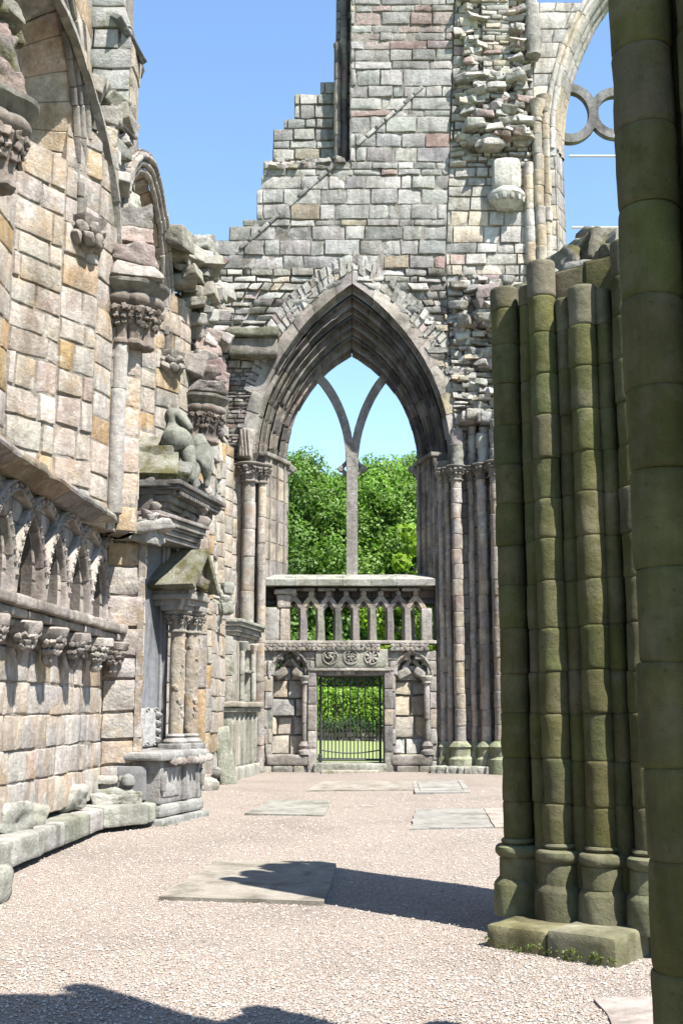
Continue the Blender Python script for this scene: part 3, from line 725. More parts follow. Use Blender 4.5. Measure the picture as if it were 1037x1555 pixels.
# deeper leaf of the wall left standing behind the gable's ledge, and the shafts in the tower's re-entrant
bsteps = [(246, 400), (237, 401), (236.9, 414), (200, 415), (199.9, 431), (172, 432), (171.9, 447), (141, 447), (140.9, 486), (125, 487), (124.9, 507), (52, 510), (-60, 511)]
FB = Fr((0, E + .72), (1, E + .72)); bz = [zat(y, E + .72) for y, x in bsteps]; bxx = [at(x, y, E + .72)[0] for y, x in bsteps]
mb = MB(); masonry(mb, FB, lambda v: [(float(np.interp(v, bz, bxx)), at(545, 150, E + .72)[0])], zmid - 1.0, zY(-60), (.2, .4), (.3, .7), P_GREY, rng, MORT_G, prot=.05, gap=.03, thick=.6, nz=.03, step=True)
mb.build("rear_masonry", M['rubble'], ew)
mb = MB()
for px, dw, r_ in ((512, .3, .09), (522, .15, .10)):
    b = at(px, 150, E + .72 - dw); drums(mb, b[0], b[1], zY(241), zY(-60) if px > 515 else zY(52), r_, (.3, .5), P_DARKRUB, rng, 16)
mb.build("tower_shaft", M['soot_shade'], ew)  # dark stone colour stands in for shadow in the re-entrant
mb = MB(); rocks(mb, rng, EF, 60, (XL(405, 245), XL(545, 245)), (zY(256), zY(240)), (-.6, .05), (.12, .3), P_RUB, .25)
mb.build("broken_ledge", M['rubble'], ew)
# old roof crease: a diagonal drip of thin stones
mb = MB(); A_ = np.array(EF(*ex(642, 132), .02)); B2 = np.array(EF(*ex(318, 420), .02)); n = 22
for i in range(n):
    if i in (7, 8): continue
    t = (i + .5) / n; p = A_ + (B2 - A_) * t; L_ = np.linalg.norm(B2 - A_) / n; d = (B2 - A_) / np.linalg.norm(B2 - A_)
    ax = np.array([d, (0, -1, 0), np.cross((0, -1, 0), d) * -1]); rbox(mb, p + ax[2] * .0, ax, (L_ * rng.uniform(.36, .5), .03 + rng.uniform(0, .03), .05), .02, P_GREY(rng), .012, 6, i, 3)
    if i > 99: rbox(mb, p + np.array((.12, 0, -.22)), ax, (L_ * .47, .03 + rng.uniform(0, .03), .15), .03, P_GREY(rng), .02, 5, i + 40, 3)
mb.build("roof_crease", M['grey'], ew)

# broken vault strip right of the tower face
P_STRIP = palette([(4, (.62, .60, .55)), (3, (.54, .52, .48)), (2, (.66, .62, .53)), (1.5, (.42, .40, .36)), (.8, (.48, .36, .33))], .12)
mb = MB(); rng = random.Random(8)
def strip_l(v): return XR(v)
def strip_r(v): return float(np.interp(v, [zY(420), zY(0)], [XL(802, 420), XL(812, 0)]))
masonry(mb, EF, lambda v: [(strip_l(v), strip_r(v))], zY(418), zY(255), (.2, .46), (.3, .8), P_PALE, rng, MORT_G * 1.1, prot=.06, gap=.025, thick=1.2, nz=.03)
masonry(mb, EF, lambda v: [(strip_l(v), strip_r(v))], zY(255), zY(-60), (.12, .3), (.2, .5), P_STRIP, rng, MORT_G, prot=.12, gap=.03, thick=1.2, nz=.05, edge=.05)
# right of the window arch, lower rubble
def low_r(v): return XL(812, 550)
masonry(mb, EF, lambda v: [(max(XR(v), UC + arch_half(v, .12)), low_r(v))], z_sp - .1, zY(418), (.09, .24), (.2, .5), P_RUB, rng, MORT_G, prot=.16, gap=.03, thick=1.2, nz=.06, edge=.06)
mb.build("broken_masonry", M['rubble'], ew)
mb = MB()
rocks(mb, rng, EF, 170, (XL(700, 120), XL(792, 120)), (zY(225), zY(-40)), (-.02, .2), (.16, .42), P_STRIP, .3, lambda u, v: not (XL(728, 60) < u < XL(772, 60) and v > zY(110)), .45)
rocks(mb, rng, EF, 80, (XL(715, 200), XL(795, 200)), (zY(230), zY(125)), (.08, .36), (.2, .45), P_STRIP, .3, lambda u, v: (u - XL(715, 200)) > (v - zY(190)) * .25, .4)
rocks(mb, rng, EF, 170, (XL(690, 500), XL(775, 500)), (zY(640), zY(425)), (-.05, .13), (.16, .40), P_RUB, .3, lambda u, v: u > UC + arch_half(v, .45), .42)
rocks(mb, rng, EF, 14, (XL(700, 480), XL(765, 480)), (zY(500), zY(440)), (.15, .4), (.35, .6), P_RUB, .25, None, .35)
mb.build("vault_stump", M['rubble'], ew)
mb = MB()   # sloping shelf of thin laid stones, upper strip
masonry(mb, Fr((0, E - .14), (1, E - .14)), [(XL(730, 60), XL(772, 60))], zY(112), zY(-50), (.08, .18), (.25, .6), P_PALE, rng, MORT_G, prot=.06, thick=.3, gap=.025)
mb.build("rib_stump", M['rubble'], ew)
# corbel with toothed underside
def corbel(px, py0, py1, pxw, dw=.35):
    m_ = MB(); x = XL(px, py1); zt_, zb__ = zY(py0), zY(py1); hw = pxw / 2 / 61
    c = P_PALE(rng)
    rbox(m_, EF(x, (zt_ + zb__) / 2 + .25, .12), I3, (hw * .75, .28, (zt_ - zb__) / 2 - .2), .12, c, .05, 4, 2, 4)
    prof = [(hw * .45, zb__), (hw * .9, zb__ + .18), (hw * 1.05, zb__ + .34), (hw * 1.0, zb__ + .42), (hw * .8, zb__ + .55)]
    lathe(m_, x, E - .02, prof, c, 26, na=.03, ns=6)
    for a in np.linspace(-2.7, -.45, 6): rbox(m_, (x + math.cos(a) * hw * .95, E - .02 + math.sin(a) * hw * .95, zb__ + .24), rot(0, 0, a), (.03, .05, .08), .02, c * .8, 0, 5, 1, 2)
    m_.build("corbel", M['grey'], ew)
corbel(768, 252, 322, 56)
mb = MB(); x = XL(806, 50); drums(mb, x, E - .1, zY(95), zY(-50), .15, (.3, .5), P_PALE, rng, 18)
lathe(mb, x, E - .18, [(.08, zY(96)), (.2, zY(92)), (.16, zY(84)), (.24, zY(72)), (.25, zY(66)), (.2, zY(64)), (.17, zY(20))], np.array((.40, .38, .34)), 20, na=.04, ns=8)
mb.build("wall_shaft_corbel", M['grey'], ew)
# wall shafts left of the great window
P_CREAM = palette([(4, (.66, .60, .49)), (2, (.62, .52, .38)), (2, (.58, .55, .50))])
for px, dw, r_, yt in ((803, .05, .14, 250), (817, .12, .13, 185), (829, .06, .11, 175)):
    mb = MB(); drums(mb, XL(px, 300), E - dw, zY(425), zY(yt), r_, (.32, .55), P_CREAM, rng, 20, na=.015, jit=.02)
    if px != 803: lathe(mb, XL(px, 300), E - dw, [(r_, zY(yt)), (r_ * 1.2, zY(yt) + .05), (r_ * 1.1, zY(yt) + .15), (r_ * 1.7, zY(yt) + .38), (r_ * 1.8, zY(yt) + .46)], P_CREAM(rng), 20, na=.04, ns=9)
    mb.build("wall_shaft", M['wall'], ew)
# great window of the nave: jamb, arch, rings of tracery, tie rods
GW0 = XL(866, 300); GW_W = 3.65; GUC = GW0 + GW_W; gz = zY(225); grise = 6.4
def great_half(v, add=0.0):
    if v < 7.0: return 0
    if v < gz: return GW_W + add
    w_, r_ = GW_W + add, grise + add; dz = v - gz
    if dz >= r_: return 0
    R = (w_ * w_ + r_ * r_) / (2 * w_); return max(0, math.sqrt(max(R * R - dz * dz, 0)) - (R - w_))
def gspans(v):
    l = low_r(v) if v < zY(418) else strip_r(v); h = great_half(v, .30); r = GUC + 6.0
    return [(l, GUC - h), (GUC + h, r)] if h > 0 else [(l, r)]
mb = MB()
masonry(mb, Fr((0, E + .03), (1, E + .03)), gspans, .1, 19.4, (.3, .5), (.35, .8), P_PALE, rng, MORT_G, prot=.02, gap=.02, thick=1.1)
mb.build("nave_masonry", M['grey'], ew)
P_GJ = palette([(3, (.44, .42, .39)), (2, (.50, .48, .44)), (1, (.54, .47, .36))])
mb = MB()
fJ = Fr((GW0 - .34, E + .0), (GW0, E + .7)); masonry(mb, fJ, [(0, fJ.L * .5), (fJ.L * .5, fJ.L)], 7, gz, (.3, .5), (.6, .7), P_GJ, rng, MORT_G, prot=.015, thick=.5, gap=.014)
fJ = Fr((GUC + GW_W, E + .7), (GUC + GW_W + .34, E)); masonry(mb, fJ, [(0, fJ.L * .5), (fJ.L * .5, fJ.L)], 7, gz, (.3, .5), (.6, .7), P_GJ, rng, MORT_G, prot=.015, thick=.5, gap=.014)
mb.build("great_window_jamb", M['grey'], ew)
for (a0, d0, a1, d1, nr) in ((.62, -.03, .34, .02, 2), (.34, .0, 0.0, .7, 3)):
    mb = MB(); arch(mb, EF, GUC, [(GW_W + a, grise + a, gz, d) for a, d in rollprof(nr, a0, d0, a1, d1, .05, .02)] + ([(GW_W + .1, grise + .1, gz, .95)] if a1 == 0 else []), 15, P_PALE if a0 > .5 else P_GJ, rng, jit=.008)
    mb.build("great_window_arch", M['grey'], ew)
mb = MB(); ty = E + .78; rz_ = zat(175, ty); r_o = .56; cg = np.array((.30, .30, .29))
x_ = at(866, 175, ty)[0]
for k in range(7):
    c_ = x_ + k * 2 * (r_o + .005); pts = np.array([(c_ + r_o * math.cos(t), ty, rz_ + r_o * 1.05 * math.sin(t)) for t in np.linspace(0, 2 * math.pi, 41)[:-1]])
    if k == 0: pts = np.array([(c_ - .05 + (r_o + .05) * math.cos(t), ty, rz_ + r_o * 1.25 * math.sin(t)) for t in np.linspace(-2.3, 2.3, 30)]); tube(mb, pts, .115, cg, prof=hexp)
    elif k < 6: tube(mb, pts, .115, cg, closed=True, prof=hexp)
    if k == 0 or 0 < k < 6:
        for t in (-1.05, 1.05): rbox(mb, (c_ + (r_o - .13) * math.cos(t), ty, rz_ + (r_o + .08) * math.sin(t)), rot(0, t, 0), (.05, .05, .05), .02, cg)
mb.build("great_window_tracery", M['soot_shade'], ew, .005, 6, smooth=False)
for py in (240, 348):
    mb = MB(); z = zat(py, ty); tube(mb, np.array([(x_ - .1, ty - .1, z), (x_ + 7.4, ty - .1, z)]), .03, (.5, .5, .5)); mb.build("tie_rod", M['rod'], ew)

# clustered shafts either side of the aisle window
def foliate_capital(mb, x, y, z0, z1, r0, r1, col, seed=0, seg=30):
    h = z1 - z0
    prof = [(r0 * 1.02, z0), (r0 * 1.3, z0 + .04 * h), (r0 * 1.3, z0 + .1 * h), (r0 * 1.05, z0 + .15 * h), (r0 * 1.1, z0 + .3 * h), (r0 + (r1 - r0) * .35, z0 + .5 * h), (r0 + (r1 - r0) * .75, z0 + .66 * h), (r0 + (r1 - r0) * .95, z0 + .74 * h), (r0 + (r1 - r0) * .7, z0 + .8 * h), (r1 * .98, z0 + .84 * h), (r1 * 1.08, z0 + .9 * h), (r1 * 1.1, z0 + .96 * h), (r1 * 1.04, z1)]
    lathe(mb, x, y, prof[:9], col, seg, flut=7, flam=.08, na=r1 * .10, ns=1.6 / r1); lathe(mb, x, y, prof[8:], col, seg)
    rg = random.Random(seed)
    for k in range(33):
        a = k * .571 + rg.uniform(-.1, .1); q_ = (.46, .60, .72)[k % 3]; rr_ = r0 + (r1 - r0) * (.35, .62, .92)[k % 3] + r1 * .05
        rbox(mb, (x + math.cos(a) * rr_, y + math.sin(a) * rr_, z0 + h * (q_ + rg.uniform(-.03, .03))), rot(rg.uniform(-.5, .5), rg.uniform(-.5, .5), a), (r1 * .08, r1 * .15, h * .06), r1 * .03, col * rg.uniform(.85, 1.15), r1 * .08, 5 / r1, k, 3)
z_ct, z_cb = zY(712), zY(735)
shafts = [(670, .02, .055), (681, .10, .07), (695, .33, .125), (717, .27, .075), (734, .52, .115), (757, .80, .155), (777, .75, .09), (797, .95, .15)]
mb = MB(); core = [(XL(660, 900), E + .1), (XL(664, 900), E - .02), (XL(688, 900), E - .12), (XL(712, 900), E - .22), (XL(742, 900), E - .42), (XL(768, 900), E - .62), (XL(800, 900), E - .75), (XL(830, 900), E - .75), (XL(830, 900), E + .2)]
for (p, q) in zip(core[:-2], core[1:-1]):
    f_ = Fr(p, q); masonry(mb, f_, [(0, f_.L)], .15, zY(700), (.3, .42), (.6, .9), P_SOOT_SHADE, rng, MORT_D, prot=.01, thick=.6, gap=.016)
mb.build("respond_core", M['soot_shade'], ew)
for px, dw, r_ in shafts:
    mb = MB(); p = at(px, 900, E - dw); zt_ = zY(714) + .1
    drums(mb, p[0], p[1], zat(1128, E - dw) + .02, z_cb, r_, (.33, .40), P_SHAFT, rng, 22, na=.008)
    sh = mb.build("wall_shaft", M['wall'], ew)
    mb = MB(); foliate_capital(mb, p[0], p[1], z_cb, z_ct, r_, r_ * 1.35 + .05, P_SOOT_SHADE(rng), int(px)); mb.build("capital", M['soot_shade'], sh)
    mb = MB(); zb0_ = .14; h = zat(1128, E - dw) - zb0_
    lathe(mb, p[0], p[1], [(r_ * 2.0 + .03, zb0_), (r_ * 2.0 + .03, zb0_ + h * .5), (r_ * 1.6 + .02, zb0_ + h * .58), (r_ * 1.6 + .02, zb0_ + h * .84), (r_ * 1.85 + .02, zb0_ + h * .88), (r_ * 1.7, zb0_ + h * .96), (r_ * 1.2, zb0_ + h * 1.05)], P_LEDGE(rng) * np.array((.9, .95, .75)), 24, na=.03, ns=5)
    mb.build("shaft_base", M['ledge'], sh)
mb = MB()
for k in range(16):
    x = XL(660 + k * 9, 1178); rbox(mb, (x, E - .35 - k * .05, .24), rot(0, rng.uniform(-.1, .1), rng.uniform(-.5, .5)), (.12, .2, .10), .05, P_LEDGE(rng), .05, 5, k, 3)
mb.build("plinth", M['ledge'], ew)
# fluted stumps above the right hand capitals
mb = MB()
for px, dw, r_ in shafts[2:]:
    p = at(px, 690, E - dw); yt = 652 + rng.uniform(-6, 8); drums(mb, p[0], p[1] + .05, z_ct, zY(yt), r_ * 1.05 + .02, (.3, .5), P_RUB, rng, 20, na=.04, jit=.03)
for k in range(7): rbox(mb, EF(XL(705 + k * 11, 640), zY(640) + rng.uniform(-.1, .1), .25 + k * .07), rot(0, rng.uniform(-.1, .1), rng.uniform(-.3, .3)), (.2, .3, .13), .06, P_RUB(rng), .06, 5, k, 3)
mb.build("springer", M['rubble'], ew)
# left side shafts
for px, dw, r_ in ((377, .34, .155), (397, .22, .105), (362, .2, .10)):
    mb = MB(); p = at(px, 850, E - dw); drums(mb, p[0], p[1], .2, z_cb, r_, (.5, .95), P_SHAFT, rng, 24, na=.008)
    sh = mb.build("wall_shaft", M['wall'], ew)
    mb = MB(); foliate_capital(mb, p[0], p[1], z_cb - .05, z_ct + .05, r_, r_ * 1.5 + .06, P_SOOT_SHADE(rng), int(px)); mb.build("capital", M['soot_shade'], sh)
# carved stump block and dark slab left of the arch
mb = MB(); rbox(mb, EF(XL(375, 678), zY(678), .2), rot(0, .12, .2), (.16, .2, .36), .04, np.array((.44, .40, .35)), .03, 5, 3, 5)
for q in (-.08, 0, .08): tube(mb, np.array([EF(XL(375, 678) + q + .03, zY(698), .41), EF(XL(375, 678) + q - .03, zY(658), .41)]), .03, np.array((.44, .40, .35)))
mb.build("springer", M['rubble'], ew)
mb = MB(); fbox(mb, EF, XL(350, 528), XL(423, 528), zY(547), zY(520), -.2, .42, np.array((.30, .27, .24)), .06, .03, 4, 6)
fbox(mb, EF, XL(346, 512), XL(425, 512), zY(520), zY(507), -.2, .55, np.array((.26, .25, .19)), .05, .05, 4, 6)
mb.build("vault_slab", M['ledge'], ew)

# ================================================================ IRON GATE
gt = thing("iron_gate", "black iron gate of thin upright bars closing the doorway in the end wall", "gate", (.25, E + .35, .3))
GY = E + .38; gx0, gx1 = at(487, 1100, GY)[0], at(577, 1100, GY)[0]; gz0, gz1 = zat(1154, GY), zat(1027, GY); ic = (.02, .02, .02)
def gbar(name, x, z0, z1, r, spear=False):
    m_ = MB(); tube(m_, np.array([(x, GY, z0), (x, GY, z1)]), r, ic, 8)
    if spear: tube(m_, np.array([(x, GY, z1), (x, GY, z1 + .05), (x, GY, z1 + .16)]), np.array((.012, .032, .002)), ic, 8)
    m_.build(name, M['iron'], gt)
for x in (gx0, gx1): gbar("gate_stile", x, gz0 - .05, gz1 + .02, .03)
nb = 8; xs_ = np.linspace(gx0, gx1, nb + 1)
for x in xs_[1:-1]: gbar("bar", x, gz0, gz1 - .18, .014, True)
for x in (xs_[:-1] + xs_[1:]) / 2: gbar("dog_bar", x, gz0, zat(1104, GY), .012, True)
for name, z, r in (("rail", gz0, .022), ("rail", gz1 - .22, .02), ("rail", gz1, .025)):
    mb = MB(); tube(mb, np.array([(gx0, GY, z), (gx1, GY, z)]), r, ic, 8); mb.build(name, M['iron'], gt)
mb = MB(); tube(mb, np.array([(gx0 + (gx1 - gx0) * t, GY - .015, zat(1139, GY) - .07 * math.sin(math.pi * t)) for t in np.linspace(0, 1, 16)]), .014, ic, 8); mb.build("curved_rail", M['iron'], gt)
mb = MB()
for x in np.linspace(gx0 + .06, gx1 - .06, 15):
    tube(mb, np.array([(x + .03 * math.cos(t), GY, gz1 - .08 + .05 * math.sin(t)) for t in np.linspace(0, 6.28, 13)[:-1]]), .010, ic, 6, True)
mb.build("scroll_cresting", M['iron'], gt)
mb = MB(); rbox(mb, (gx0 - .01, GY - .05, gz0 + .05), I3, (.05, .05, .09), .02, ic); mb.build("hinge", M['iron'], gt)

# ================================================================ LEFT AISLE WALL
aw = thing("aisle_wall", "long ruined side wall with interlaced blind arches and broken vault stumps", "wall", (-3.6, 16, .1))
rng = random.Random(33)
def xw(Y): return -4.0 + .05 * Y                 # lower wall face
LW = Fr((xw(4.0), 4.0), (xw(15.55), 15.55))       # lower wall, bay next to the camera
def uY(Y): return (Y - 4.0) / 11.55 * LW.L
z_str = 4.0
SPC = .95; open0 = 12.05; ops = [open0 + k * SPC for k in range(-5, 4)]   # centres of the small lancets
z_spr = 2.74
def lan_half(v):
    if v < z_spr - .02: return 0
    if v < 3.0: return .275
    r = .62; dz = v - 3.0; w_ = .275
    if dz > r: return 0
    R = (w_ * w_ + r * r) / (2 * w_); return max(0, math.sqrt(max(R * R - dz * dz, 0)) - (R - w_))
def low_spans(v):
    h = lan_half(v)
    if h < .015: return [(0, LW.L)]
    out = []; x = 0
    for Y in ops: u = uY(Y); out.append((x, u - h)); x = u + h
    out.append((x, LW.L)); return out
mb = MB()
masonry(mb, LW, low_spans, .42, 2.45, (.30, .5), (.24, .5), P_LOWER, rng, MORT_W, prot=.022, gap=.014, thick=.9, nz=.014, nu=7, nv=6)
mb.build("lower_masonry", M['wall'], aw)
mb = MB()
masonry(mb, LW, low_spans, 2.45, z_str, (.16, .3), (.25, .5), P_CARV, rng, MORT_D * 1.6, prot=.008, gap=.010, thick=.13, nz=.012)
mb.build("arcade_masonry", M['carved'], aw)
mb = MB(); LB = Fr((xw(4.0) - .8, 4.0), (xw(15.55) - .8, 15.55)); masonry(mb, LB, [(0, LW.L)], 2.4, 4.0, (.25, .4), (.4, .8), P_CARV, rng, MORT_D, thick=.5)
fbox(mb, LW, 0, LW.L, 3.86, 3.97, -1.05, -.10, np.array((.2, .18, .16)), .01, 0, 5, 6)  # unseen lid added to keep sunlight out of the cavity
mb.build("arcade_back", M['soot_shade'], aw)  # back coloured dark so the lancet recesses look shaded
for Y in ops[4:]:
    mb = MB()
    for s in (-.11, .05): drums(mb, *LW(uY(Y) + s, 0, -.2)[:2], 2.72, 3.25, .045, (.5, .6), P_LOWER, rng, 14)
    mb.build("colonnette", M['wall'], aw)
# interlacing bands
for k, Y in enumerate([o_ - SPC / 2 for o_ in ops] + [ops[-1] + SPC / 2]):
    mb = MB(); d = -.05 - .02 * (k % 2)
    w_, r_ = SPC, 1.14
    pr = [(w_ + .07, .0), (w_ + .07, d)] + [(w_ + .07 - t * .14, d - .028 * abs(math.sin(3 * math.pi * t))) for t in np.linspace(0, 1, 19)[1:-1]] + [(w_ - .07, d), (w_ - .07, .12)]
    pr = [(a, r_ + (a - w_), z_spr + .03, b) for a, b in pr]
    top = LW.L - uY(Y)
    sides = (-1, 1) if uY(Y) + SPC < LW.L + .02 else (-1,)
    arch(mb, LW, uY(Y), pr, 4, P_CARV, rng, jit=.006, sides=sides, sub=5)
    if k >= 4:
        for sd in sides:
            for s in np.linspace(.12, .95, 11):   # dog-tooth along the band
                x, zz = archpt(w_, r_, s); rbox(mb, LW(uY(Y) + (x if sd < 0 else -x), z_spr + .03 + zz, -d + .03), rot(0, .78, 0), (.018, .02, .018), .008, P_CARV(rng), 0, 5, 0, 1)
    mb.build("interlaced_arch", M['carved'], aw)
# sill moulding of the arcade, in broken lengths, with foliate corbels beneath
mb = MB(); u = 0
while u < LW.L - .05:
    L_ = min(rng.uniform(.5, .95), LW.L - u); c = P_CARV(rng); o_ = rng.uniform(-.03, .03)
    fbox(mb, LW, u, u + L_ - .015, 2.60, 2.72, -.2, .29 + o_, c, .03, .02, 6, 5); fbox(mb, LW, u, u + L_ - .015, 2.50, 2.595, -.2, .23 + o_, c, .03, .02, 6, 5)
    fbox(mb, LW, u, u + L_ - .02, 2.42, 2.495, -.2, .15 + o_, c, .03, .02, 6, 5); u += L_
mb.build("arcade_sill", M['carved'], aw)
for k, Y in enumerate([o_ - SPC / 2 for o_ in ops[3:]] + [ops[-1] + SPC / 2]):
    mb = MB(); p = LW(uY(Y) if Y < 15.3 else LW.L - .25, 0, .17); c = P_CARV(rng)
    lathe(mb, p[0], p[1], [(.02, 2.05), (.05, 2.08), (.07, 2.12), (.065, 2.15), (.08, 2.20), (.10, 2.27), (.14, 2.34), (.18, 2.38), (.19, 2.46), (.17, 2.48)], c, 26, flut=6, flam=.09, na=.045, ns=11)
    for j in range(26):
        a = -1.9 + j * .15; rbox(mb, (p[0] + (.10 + .025 * (j % 3)) * math.cos(a), p[1] + (.10 + .025 * (j % 3)) * math.sin(a), 2.22 + .055 * (j % 3) + rng.uniform(-.02, .02)), rot(rng.random(), rng.random(), a), (.020, .034, .030), .012, c * rng.uniform(.8, 1.1), .02, 14, j, 2)
    mb.build("foliate_corbel", M['carved'], aw)
# string course above the arcade: weathered stone with a pale sloping top
mb = MB(); u = uY(5)
while u < LW.L + .1:
    L_ = rng.uniform(.55, 1.0); L_ = min(L_, LW.L + .3 - u); c = palette([(2, (.38, .34, .29)), (1, (.44, .36, .26)), (1, (.32, .30, .27))])(rng)
    a, b = u, u + L_ - .012
    pf = [(-.5, z_str + .24), (.0, z_str + .20), (.32, z_str + .11), (.34, z_str + .06), (.33, z_str + .03), (.24, z_str + .0), (.14, z_str - .07), (.0, z_str - .08), (-.3, z_str - .08)]
    uu = np.linspace(a, b, 8); V = np.array([[LW(x, z, w_) for w_, z in pf] for x in uu]); mb.grid(V, c)
    for e in (0, -1): mb.add(V[e], None, c, [(0, i, i + 1) for i in range(1, len(pf) - 1)])
    u += L_
mb.build("string_course", M['grey'], aw, .02, 4.5)
# stepped base and bench ledge
mb = MB(); u = uY(5)
while u < LW.L - .1:
    L_ = min(rng.uniform(.7, 1.3), LW.L - u); fbox(mb, LW, u, u + L_ - .012, .10, .36, -.3, .30 + rng.uniform(-.015, .015), P_LEDGE(rng), .035, .015, 4, 6); u += L_
BL = Fr((xw(14.9) + .27, 14.6), (-2.50, 15.15))
fbox(mb, BL, 0, BL.L, .12, .38, -.6, .02, P_LEDGE(rng), .04, .02, 4, 6)
BL2 = Fr((-2.50, 15.15), (-2.45, 15.6)); fbox(mb, BL2, 0, BL2.L, .13, .37, -.6, .02, P_LEDGE(rng), .04, .02, 4, 4)
mb.build("bench_ledge", M['ledge'], aw)
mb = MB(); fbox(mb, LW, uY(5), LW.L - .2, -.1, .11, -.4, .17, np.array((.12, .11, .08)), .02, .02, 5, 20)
mb.build("bench_footing", M['soot_shade'], aw)
# lower respond pilaster: eroded block stack
P0, P1_, P2_ = (xw(15.45), 15.40), (-2.70, 15.52), (-2.92, 16.0)
mb = MB(); fr1 = Fr(P0, P1_)
def rsp(v): e = .03 * math.sin(v * 7) + .02 * math.sin(v * 17 + 1); return [(0, fr1.L + e)]
masonry(mb, fr1, rsp, .40, 4.1, (.30, .46), (.9, 1.0), P_LOWER, rng, MORT_W, prot=.03, gap=.03, thick=.5, nz=.035, edge=.07, nu=8, nv=7)
fr2_ = Fr(P1_, P2_); masonry(mb, fr2_, [(0, fr2_.L)], .38, 4.1, (.30, .46), (.9, 1.0), P_LOWER, rng, MORT_W, thick=.1)
mb.build("respond", M['wall'], aw)
mb = MB()   # eroded base mouldings of the respond
for k in range(3):
    fbox(mb, fr1, -.38 + .3 * k, .0 + .3 * k - .02, .40, .56, -.2, .10, P_LEDGE(rng), .06, .05, 4, 5, k); fbox(mb, fr1, -.35 + .3 * k, -.02 + .3 * k, .60, .74, -.2, .06, P_LEDGE(rng), .06, .05, 4, 5, k + 9)
mb.build("respond_base", M['ledge'], aw)
mb = MB(); rocks(mb, rng, fr1, 12, (-.05, fr1.L + .15), (4.0, 4.2), (-.1, .2), (.2, .42), P_RUB, .45, None, .5)
mb.build("broken_string", M['grey'], aw)

